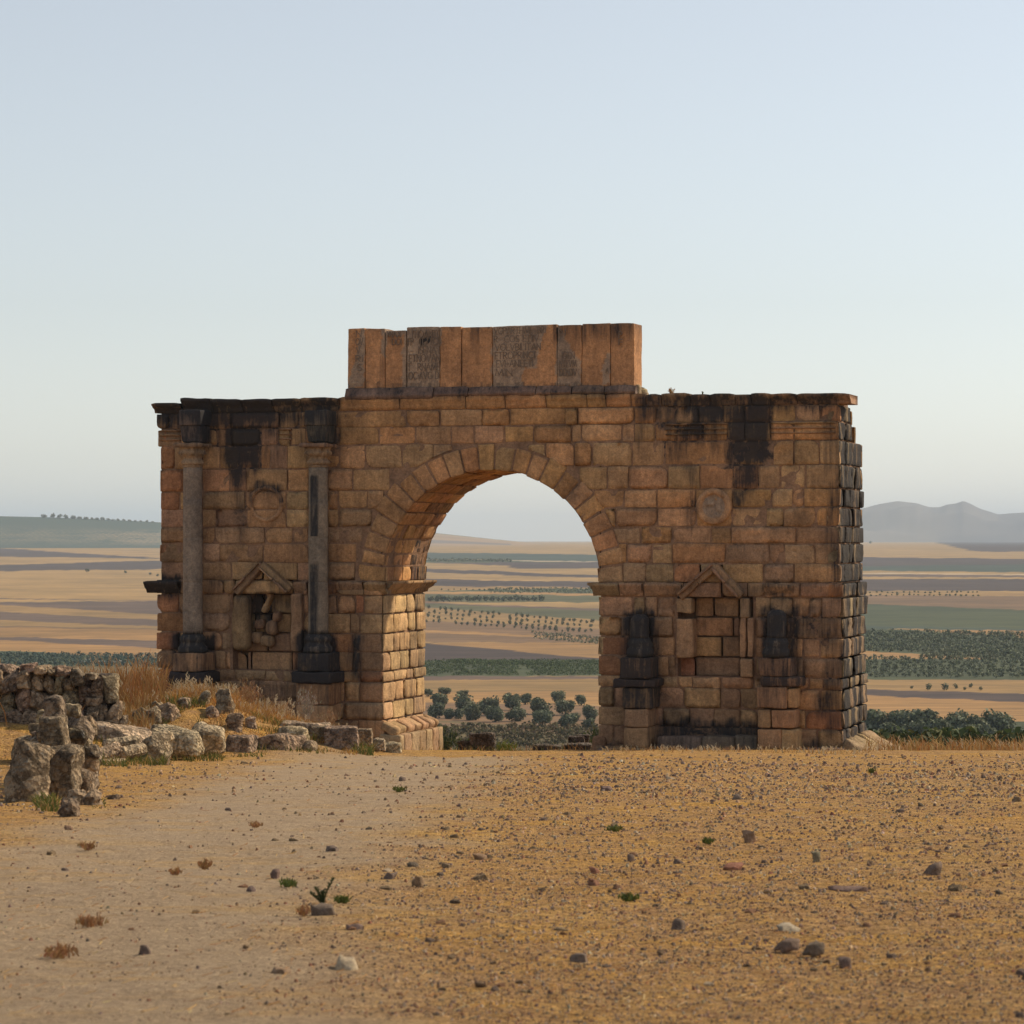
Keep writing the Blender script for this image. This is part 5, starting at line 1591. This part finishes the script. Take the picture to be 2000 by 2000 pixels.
GR2 = [(.07, .095, .045), (.10, .12, .05), (.14, .15, .06), (.05, .07, .035)]
clump("shrub", 372, 1392, 56, 50, 61.6, "dry dark-brown shrub left of the pointed rock on the bank", "shrub", BRS, M_DRY, 420)
clump("shrub", 422, 1412, 64, 48, 61.0, "dry dark-brown shrub spreading below the pointed rock", "shrub", BRS, M_DRY, 420)
clump("thistle", 600, 1402, 46, 66, 62.0, "silvery dry thistle standing before the pedestal on the bank", "thistle", [(.34, .28, .22), (.28, .22, .17), (.4, .34, .27)], M_DRY, 300, wd=.007)
clump("thistle", 640, 1425, 50, 44, 61.5, "low rusty dry thistle right of the silvery one", "thistle", [(.36, .22, .12), (.3, .18, .1), (.42, .3, .18)], M_DRY, 260, wd=.007)
clump("thistle", 486, 1378, 60, 56, 62.5, "bushy orange dried weed right of the pointed rock", "weed", [(.38, .20, .09), (.3, .16, .08), (.42, .28, .15)], M_DRY, 340, wd=.007)
clump("shrub", 864, 1478, 62, 66, 80, "grey-green bush behind the left plinth seen through the arch", "bush", GR2, M_GREEN, 500, wd=.018)
clump("shrub", 902, 1482, 40, 48, 82, "low grey-green bush behind the small leaning block in the opening", "bush", GR2, M_GREEN, 300, wd=.018)
clump("shrub", 985, 1480, 52, 36, 79, "bright green tuft right of the tall squared block in the opening", "weed", [(.16, .19, .04), (.20, .22, .05), (.12, .16, .04)], M_GREEN, 400, wd=.014)
clump("shrub", 1160, 1482, 44, 76, 80, "green bush against the right pier seen through the arch", "bush", GR2, M_GREEN, 420, wd=.018)
# spiky sprig in the foreground
def sprig():
    x, t, z = ground_hit(630, 1766)
    root = thing("spiky_sprig", "small dark-green spiky sprig with two stalks on the open ground", "plant", (x, t, z))
    sb, lb = MB(), MB()
    for (dx, hh, ln) in ((-.035, .13, -.10), (.05, .20, .12), (.0, .10, .02), (-.06, .09, -.2)):
        for k in range(9):
            s = k / 8
            blade(sb, dx * s + ln * hh * s * s, 0, hh * s * .9 - .01, hh * .16, .05, 0, .004, (.09, .10, .04, 0))
            for j in range(12):
                blade(lb, dx * s + ln * hh * s * s, 0, hh * (.15 + .85 * s) * .95 - .02, random.uniform(.022, .045), random.uniform(.3, 1.1), random.uniform(0, 6.28), .0035, vary(random.choice(((.045, .065, .03), (.06, .085, .035), (.09, .11, .05))), .2))
    sb.build("stem", M_GREEN, root, flat=True); lb.build("leaves", M_GREEN, root, flat=True)
sprig()
for px, py, wpx, hpx, lb in ((670, 1762, 44, 14, "flat green weed right of the spiky sprig"), (566, 1730, 60, 10, "low green weed left of the spiky sprig"), (1385, 1645, 34, 12, "dark green weed in the right mid-field"), (1202, 1627, 36, 10, "small green weed left of the dark green weed"), (1703, 1509, 20, 11, "green weed far out near the right pier"),
                             (1228, 1768, 44, 10, "yellow-green weed low in the centre foreground"), (780, 1552, 40, 8, "green weed lying near the path's far bend")):
    clump("weed", px, py, wpx, hpx, None, lb, "weed", GREENS[:3], M_GREEN, 110, wd=.006)
for px, py, wpx, hpx, lb in ((172, 1660, 40, 16, "dry reddish tuft on the path, upper of the left ones"), (400, 1692, 32, 20, "dry reddish tuft standing left of the grey upright stone"), (180, 1808, 80, 16, "wide dry reddish tuft on the lower left path"), (500, 1612, 34, 9, "dry reddish tuft on the path, farthest of them"), (342, 1712, 30, 12, "small dry reddish tuft in the middle of the path"), (120, 1868, 80, 18, "broad straw tuft at the bottom left corner of the path"), (594, 1796, 40, 18, "straw tuft beside the grey peaked stone")):
    clump("dry_tuft", px, py, wpx, hpx, None, lb, "grass tuft", [(.40, .20, .09), (.44, .27, .12), (.33, .18, .09)], M_DRY, 150, wd=.005)
def aw(u, wd, v): return (AX + RU.x * u + RW.x * wd, AY + RU.y * u + RW.y * wd, v)
u_, v_ = uv(1312, 769, .3)
clump("dry_tuft", 0, 0, 16, 18, None, "dry straw tuft growing on top of the arch right of the attic", "grass tuft", STRAW[:3], M_DRY, 160, loc=aw(u_, .3, v_ - .05), wd=.008)
u_, v_ = uv(1372, 769, .3)
clump("weed", 0, 0, 5, 9, None, "tiny green sprout on top of the arch right of the straw tuft", "weed", GREENS[:2], M_GREEN, 30, loc=aw(u_, .3, v_ - .03), wd=.007)

# ------------------------------------------------------------------ olive trees of the plain
OLV = [(.155, .17, .10), (.115, .133, .075), (.205, .215, .145), (.08, .096, .055)]
def crown_mesh(mb, n, R=.5, squash=.88, cz=.42, leaf=.075, seed=1, cols=OLV, o=(0, 0, 0), s=1.0):
    rnd = random.Random(seed)
    lobes = [(rnd.uniform(-.28, .28), rnd.uniform(-.28, .28), rnd.uniform(-.22, .2), rnd.uniform(.14, .27), rnd.uniform(.7, 1.35)) for _ in range(13)] + [(0, 0, -.1, .38, .75), (0, 0, -.02, .37, .95), (0, 0, -.1, .38, .75)]
    for i in range(n):
        lx, ly, lz, lr, lt = rnd.choice(lobes)
        d = Vector((rnd.gauss(0, 1), rnd.gauss(0, 1), rnd.gauss(0, 1))).normalized()
        r = lr * (rnd.random() ** .25) * 1.06
        c = Vector((lx + d.x * r, ly + d.y * r, cz + (lz + d.z * r) * squash))
        nrm = (d + Vector((rnd.uniform(-.8, .8), rnd.uniform(-.8, .8), rnd.uniform(-.6, 1.0)))).normalized()
        t1 = nrm.orthogonal().normalized(); t2 = nrm.cross(t1)
        a = rnd.uniform(0, 6.28); t1, t2 = t1 * math.cos(a) + t2 * math.sin(a), t2 * math.cos(a) - t1 * math.sin(a)
        L = leaf * rnd.uniform(.6, 1.4)
        col = rnd.choice(cols); k = rnd.uniform(.7, 1.35) * lt; col = (col[0] * k, col[1] * k, col[2] * k, 0)
        b = len(mb.v)
        for (p, q) in ((-.5, -.15), (0, -.45), (.55, .1), (.05, .45)):
            P = c + t1 * p * L + t2 * q * L
            mb.vert((o[0] + P.x * s, o[1] + P.y * s, o[2] + P.z * s), col)
        mb.f.append((b, b + 1, b + 2, b + 3))
def trunk_mesh(mb, seed, o=(0, 0, 0), s=1.0, seg=7):
    rnd = random.Random(seed)
    c = (.10, .085, .07, .1)
    paths = [[(0, 0, -.03, .055), (rnd.uniform(-.03, .03), 0, .12, .04), (rnd.uniform(-.05, .05), rnd.uniform(-.03, .03), .24, .035)]]
    top = paths[0][-1]
    for k in range(3):
        a = rnd.uniform(0, 6.28)
        paths.append([top, (top[0] + .1 * math.cos(a), top[1] + .1 * math.sin(a), .38, .022), (top[0] + .2 * math.cos(a), top[1] + .2 * math.sin(a), .56, .01)])
    for pth in paths:
        rows = [[mb.vert((o[0] + s * (x + r * math.cos(6.283 * i / seg)), o[1] + s * (y + r * math.sin(6.283 * i / seg)), o[2] + s * z), c) for i in range(seg)] for (x, y, z, r) in pth]
        mb.grid(rows, 0, close=True)
tree_protos = []
for i in range(5):
    cbm, tbm = MB(), MB()
    crown_mesh(cbm, 1500, seed=i * 17 + 3, leaf=.095); trunk_mesh(tbm, i + 5)
    root = thing("olive_tree", "", "tree")
    cbm.build("crown", M_LEAF, root, flat=True); tbm.build("trunk", M_BARK, root)
    tree_protos.append([root, False])
far_protos = []
for i in range(4):
    m1, m2 = MB(), MB(); crown_mesh(m1, 130, seed=i * 11 + 50, leaf=.17); trunk_mesh(m2, i + 9, seg=4)
    root = thing("olive_tree", "", "tree")
    m1.build("crown", M_LEAF, root, flat=True); m2.build("trunk", M_BARK, root)
    far_protos.append([root, False])
def put_tree(pool, px, py, wpx, label, group, loc=None, kz=1.0):
    e = random.choice(pool)
    x, t, z = loc or valley_pt(px, py)
    s = wpx / F * t
    if not e[1]:
        r = e[0]; e[1] = True
        r.location = (x, t, z); r.scale = (s, s, s * kz); r.rotation_euler = (0, 0, random.uniform(0, 6.28)); r["label"] = label
    else:
        r = copy_thing(e[0], (x, t, z), random.uniform(0, 6.28), s, label); r.scale = (s * random.uniform(.9, 1.1), s * random.uniform(.9, 1.1), s * kz * random.uniform(.85, 1.12))
    r["group"] = group
    return r
def ordn(i): return ("first second third fourth fifth sixth seventh eighth ninth tenth eleventh twelfth thirteenth fourteenth fifteenth sixteenth seventeenth eighteenth nineteenth twentieth".split() + [])[i]
Q = 4.026
front = [(60, 190, 1622), (185, 272, 1625), (255, 350, 1628), (345, 480, 1640), (525, 662, 1655), (680, 828, 1648), (895, 1042, 1690), (1082, 1232, 1700), (1272, 1375, 1710)]
mid = [(95, 230, 1530), (270, 420, 1580), (465, 630, 1600), (665, 802, 1560), (868, 1012, 1592), (1075, 1215, 1600), (1160, 1255, 1660), (1275, 1402, 1640)]
back = [(30, 95, 1450), (160, 240, 1445), (295, 370, 1458), (655, 720, 1475), (735, 790, 1475), (788, 872, 1512), (1035, 1130, 1505), (1228, 1312, 1520)]
for rown, lst in (("front", front), ("middle", mid), ("back", back)):
    for i, (xa, xb, yb) in enumerate(lst):
        put_tree(tree_protos, 820 + (xa + xb) / 2 / Q, 1000 + yb / Q, (xb - xa) / Q * 1.24, "round olive tree seen through the arch, %s from the left in the %s row" % (ordn(i), rown), "olive trees seen through the arch")
# the same grove goes on behind both piers; only trees right of the arch show again
Q2 = 3.45
rt = [(300, 480, 1690), (480, 640, 1690), (630, 830, 1700), (840, 1000, 1710), (995, 1130, 1715), (1120, 1290, 1710)]
for i, (xa, xb, yb) in enumerate(rt):
    put_tree(tree_protos, 1600 + (xa + xb) / 2 / Q2, 940 + yb / Q2, (xb - xa) / Q2 * 1.3, "large dark olive tree right of the arch, %s from the left in the upper row" % ordn(i), "dark olive trees right of the arch")
rt2 = [(400, 540, 1752), (560, 720, 1760), (740, 900, 1755), (900, 1060, 1765), (1050, 1200, 1760)]
for i, (xa, xb, yb) in enumerate(rt2):
    put_tree(tree_protos, 1600 + (xa + xb) / 2 / Q2, 940 + yb / Q2, (xb - xa) / Q2 * 1.3, "dark olive tree right of the arch, %s from the left in the lower row" % ordn(i), "dark olive trees right of the arch")
for i, (cx, yb, wd) in enumerate(((625, 1398, 24), (732, 1406, 46), (842, 1408, 58), (922, 1398, 36), (978, 1406, 28), (1021, 1392, 36), (1090, 1410, 34))):
    put_tree(far_protos, 1600 + cx / Q2, 940 + yb / Q2, wd / Q2, "small round tree on the tan field right of the arch, %s from the left" % ordn(i), "small trees on the tan field", kz=1.2)
# hedge-like row in the middle distance
for i in range(19):
    put_tree(far_protos, 842 + i * 11.9 + random.uniform(-1.5, 1.5), 1175 + random.uniform(-.6, .6) - i * .05, random.uniform(13, 18), "olive tree of the dense middle-distance row through the arch, %s from the left" % ordn(i), "row of olives in the middle distance")
# young orchard in a lattice
k = 0
for i in range(29):
    for j in range(4):
        px = 838 + i * 11.4 + j * -1.2 + random.uniform(-1.6, 1.6); py = 1190 + j * 8.2 + i * (1.0 if j < 3 else .82) + random.uniform(-1.4, 1.4)
        if px > 1172 or random.random() < .1: continue
        put_tree(far_protos, px, py, random.uniform(4.5, 9), "young olive tree planted in straight lines on the tan plot seen through the arch", "young olive trees in straight lines", kz=1.35)
for i in range(11):
    px = 862 + i * 12 + random.uniform(-3, 3)
    put_tree(far_protos, px, 1152.5 + random.uniform(-.6, 1.5), random.uniform(3.5, 5.5), "tiny sapling on the tan strip behind the dense row through the arch", "tiny saplings on the tan strip")
for i, (px, py, wd) in enumerate(((170, 1117, 9), (245, 1120, 8), (293, 1123, 7), (308, 1126, 7))):
    put_tree(far_protos, px, py, wd, "tiny dark bush on the big tan field left of the arch, %s from the left" % ordn(i), "bushes on the left tan field")
for i in range(44):
    put_tree(far_protos, 1690 + (i % 22) * 10.5 + random.uniform(-3, 3), 1158 + (i // 22) * 6 + random.uniform(-1.5, 1.5), random.uniform(4, 6.5), "tiny tree in the thin sparse rows on the far tan strip right of the arch", "sparse far trees right of the arch")
# skyline trees of the left orchard hill
skl = [(86, 1010, 11), (103, 1010.5, 11), (116, 1011, 10.5), (129, 1012, 10), (143, 1013, 10), (155, 1013.5, 9.5), (168, 1014, 9.5), (180, 1014.6, 8), (190, 1015, 8), (200, 1015.5, 8), (211, 1016.3, 7.5), (221, 1016.8, 7.5), (231, 1017.3, 7), (242, 1017.8, 7), (253, 1018.3, 7), (264, 1018.7, 6.5), (275, 1019.2, 6.5), (287, 1019.7, 6.5), (298, 1020.2, 6)]
for i, (px, py, wd) in enumerate(skl):
    put_tree(far_protos, 0, 0, wd * 1.15, "dark tree on the skyline of the left hill, %s from the left" % ordn(i), "trees on the left skyline", loc=((px - 1000) / F * 4740, 4740, EYE - (py + 2 - HOR) / F * 4740), kz=1.0)
put_tree(far_protos, 0, 0, 7, "lone tiny tree on the far tan field beside the mountains", "", loc=valley_pt(1700, 1062), kz=1.1)["group"] = "lone far tree"
put_tree(far_protos, 0, 0, 18, "dark flat-crowned tree at the foot of the stubble hill through the arch", "", loc=((928 - 1000) / F * 4800, 4800, EYE - (1081 - HOR) / F * 4800), kz=.45)["group"] = "tree below the stubble hill"

def grove(name, label, spots, wpx, n=46, leaf=.24, cols=OLV):
    mb = MB()
    for i, (px, py) in enumerate(spots):
        x, t, z = valley_pt(px, py)
        crown_mesh(mb, n, seed=i + int(px), leaf=leaf, cols=cols, o=(x, t, z - .1), s=random.uniform(*wpx) / F * t)
    o = mb.build(name, M_LEAF, flat=True); o["kind"] = "stuff"; o["label"] = label
def rows_(x0, x1, y0, y1, dx, dy, slope=0.0):
    out = []; y = y0
    while y <= y1:
        x = x0 + random.uniform(0, dx)
        while x < x1:
            out.append((x + random.uniform(-.25, .25) * dx, y + slope * (x - x0) + random.uniform(-.3, .3) * dy)); x += dx
        y += dy
    return out
grove("olive_grove", "dense olive grove in two belts right of the arch", rows_(1600, 2080, 1291, 1325, 13, 6, .004) + [p for p in rows_(1600, 2080, 1238, 1284, 9.5, 5.5, .012) if not (p[0] < 1800 and p[1] > 1276)], (13, 18), 60, .2)
grove("olive_grove", "belt of blue-green olives left of the arch behind the rough wall", rows_(-40, 330, 1281, 1300, 10, 4.5, .012), (12, 17), 55, .2, [(.08, .115, .095), (.065, .095, .075), (.1, .13, .1)])
grove("olive_grove", "belts of far olives seen through the arch", [p for p in rows_(955, 1240, 1152, 1160, 8, 3, .004)] + [p for p in rows_(1040, 1250, 1236, 1248, 7, 3.5, .09)] + rows_(780, 1000, 1095.5, 1098, 5, 1.4, .003), (6, 10), 26, .26)
grove("vines", "green vineyard rows seen through the arch", [p for p in rows_(790, 1230, 1293, 1320, 6, 2.6) if fbm(p[0] * .02, p[1] * .12, 3) > -.28] + rows_(880, 1100, 1292, 1296, 5, 2, .03), (8, 12), 30, .2, [(.085, .115, .045), (.10, .12, .05), (.075, .105, .04)])
grove("undergrowth", "rough scrub and low bushes on the slope below the hilltop", rows_(780, 1240, 1424, 1462, 12, 5) + rows_(1640, 2080, 1440, 1462, 10, 5), (10, 24), 40, .26, [(.13, .105, .05), (.115, .10, .05), (.16, .11, .06), (.09, .085, .04)])
# near scrub just over the lip of the hill, right of the arch
mb = MB()
for i in range(95):
    px = random.uniform(1700, 2100); t = random.uniform(86, 97)
    crown_mesh(mb, 150, seed=i, leaf=.16, cz=.4, cols=[(.06, .085, .035), (.08, .10, .045), (.05, .07, .03), (.12, .12, .05)], o=((px - 1000) / F * t, t, EYE - (1482 - HOR) / F * t + random.uniform(-.1, .05)), s=random.uniform(.85, 1.5))
o = mb.build("undergrowth", M_LEAF, flat=True); o["kind"] = "stuff"; o["label"] = "dark green scrub beyond the lip of the hill right of the arch"

# small far buildings
def hut(px, py, wpx, hpx, label, loc=None, flat=False):
    x, t, z = loc or valley_pt(px, py)
    W, H = wpx / F * t, hpx / F * t
    root = thing("hut", label, "hut", (x, t, z))
    mb = MB()
    for (a, b) in (((-W / 2, 0), (W / 2, 0)), ((W / 2, 0), (W / 2, W)), ((W / 2, W), (-W / 2, W)), ((-W / 2, W), (-W / 2, 0))):
        i = [mb.vert((p[0], p[1], zz)) for p, zz in ((a, -1), (b, -1), (b, H), (a, H))]; mb.f.append(tuple(i))
    mb.build("wall", M_WHITE, root, flat=True)
    rb = MB()
    r = [rb.vert(p) for p in ((-W * .55, -.06 * W, H * .98), (W * .55, -.06 * W, H * .98), (W * .55, W * .5, H * (1.1 if flat else 1.4)), (-W * .55, W * .5, H * (1.1 if flat else 1.4)), (W * .55, W * 1.06, H * .98), (-W * .55, W * 1.06, H * .98))]
    rb.f += [(r[0], r[1], r[2], r[3]), (r[3], r[2], r[4], r[5]), (r[1], r[4], r[2]), (r[0], r[3], r[5])]
    rb.build("roof", M_TILE if not flat else M_WHITE, root, flat=True)
    db = MB(); i = [db.vert(p) for p in ((-W * .12, -.03, 0), (W * .12, -.03, 0), (W * .12, -.03, H * .7), (-W * .12, -.03, H * .7))]; db.f.append(tuple(i)); db.build("door", M_CUT, root, flat=True)
hut(171, 1291, 8, 4, "tiny white hut among the olives left of the arch")
hut(232, 1062, 5, 3.5, "tiny white hut at the foot of the left orchard hill", flat=True)
mb = MB()
a, b = valley_pt(146, 1293.5), valley_pt(246, 1292.5)
for (o_, dz) in ((0, 0),):
    i = []
    for p in (a, b):
        for dt in (0, 1.2):
            for h in (-.5, .32): i.append(mb.vert((p[0], p[1] + dt, p[2] + h)))
    mb.f += [(i[0], i[4], i[5], i[1]), (i[2], i[6], i[7], i[3]), (i[1], i[5], i[7], i[3]), (i[0], i[1], i[3], i[2]), (i[4], i[5], i[7], i[6])]
tag(mb.build("low_wall", M_WHITE, flat=True), "thin low white wall in front of the blue-green olives", "wall")

# ------------------------------------------------------------------ the air
def haze():
    me = bpy.data.meshes.new("haze")
    x0, x1, y0, y1, z0, z1 = -34000, 34000, -400, 24000, -36, 225
    vv = [(x, y, z) for x in (x0, x1) for y in (y0, y1) for z in (z0, z1)]
    me.from_pydata(vv, [], [(0, 1, 3, 2), (4, 6, 7, 5), (0, 4, 5, 1), (2, 3, 7, 6), (0, 2, 6, 4), (1, 5, 7, 3)])
    m = bpy.data.materials.new("air"); m.use_nodes = True
    n = m.node_tree
    n.nodes.remove(n.nodes["Principled BSDF"])
    v = n.nodes.new("ShaderNodeVolumePrincipled")
    v.inputs["Color"].default_value = (.69, .835, 1.0, 1)
    v.inputs["Density"].default_value = 0.000075
    v.inputs["Anisotropy"].default_value = 0.0
    n.links.new(v.outputs[0], n.nodes["Material Output"].inputs["Volume"])
    me.materials.append(m)
    o = bpy.data.objects.new("haze", me); COL.objects.link(o); o["kind"] = "stuff"; o["label"] = "pale summer haze over the plain"
haze()
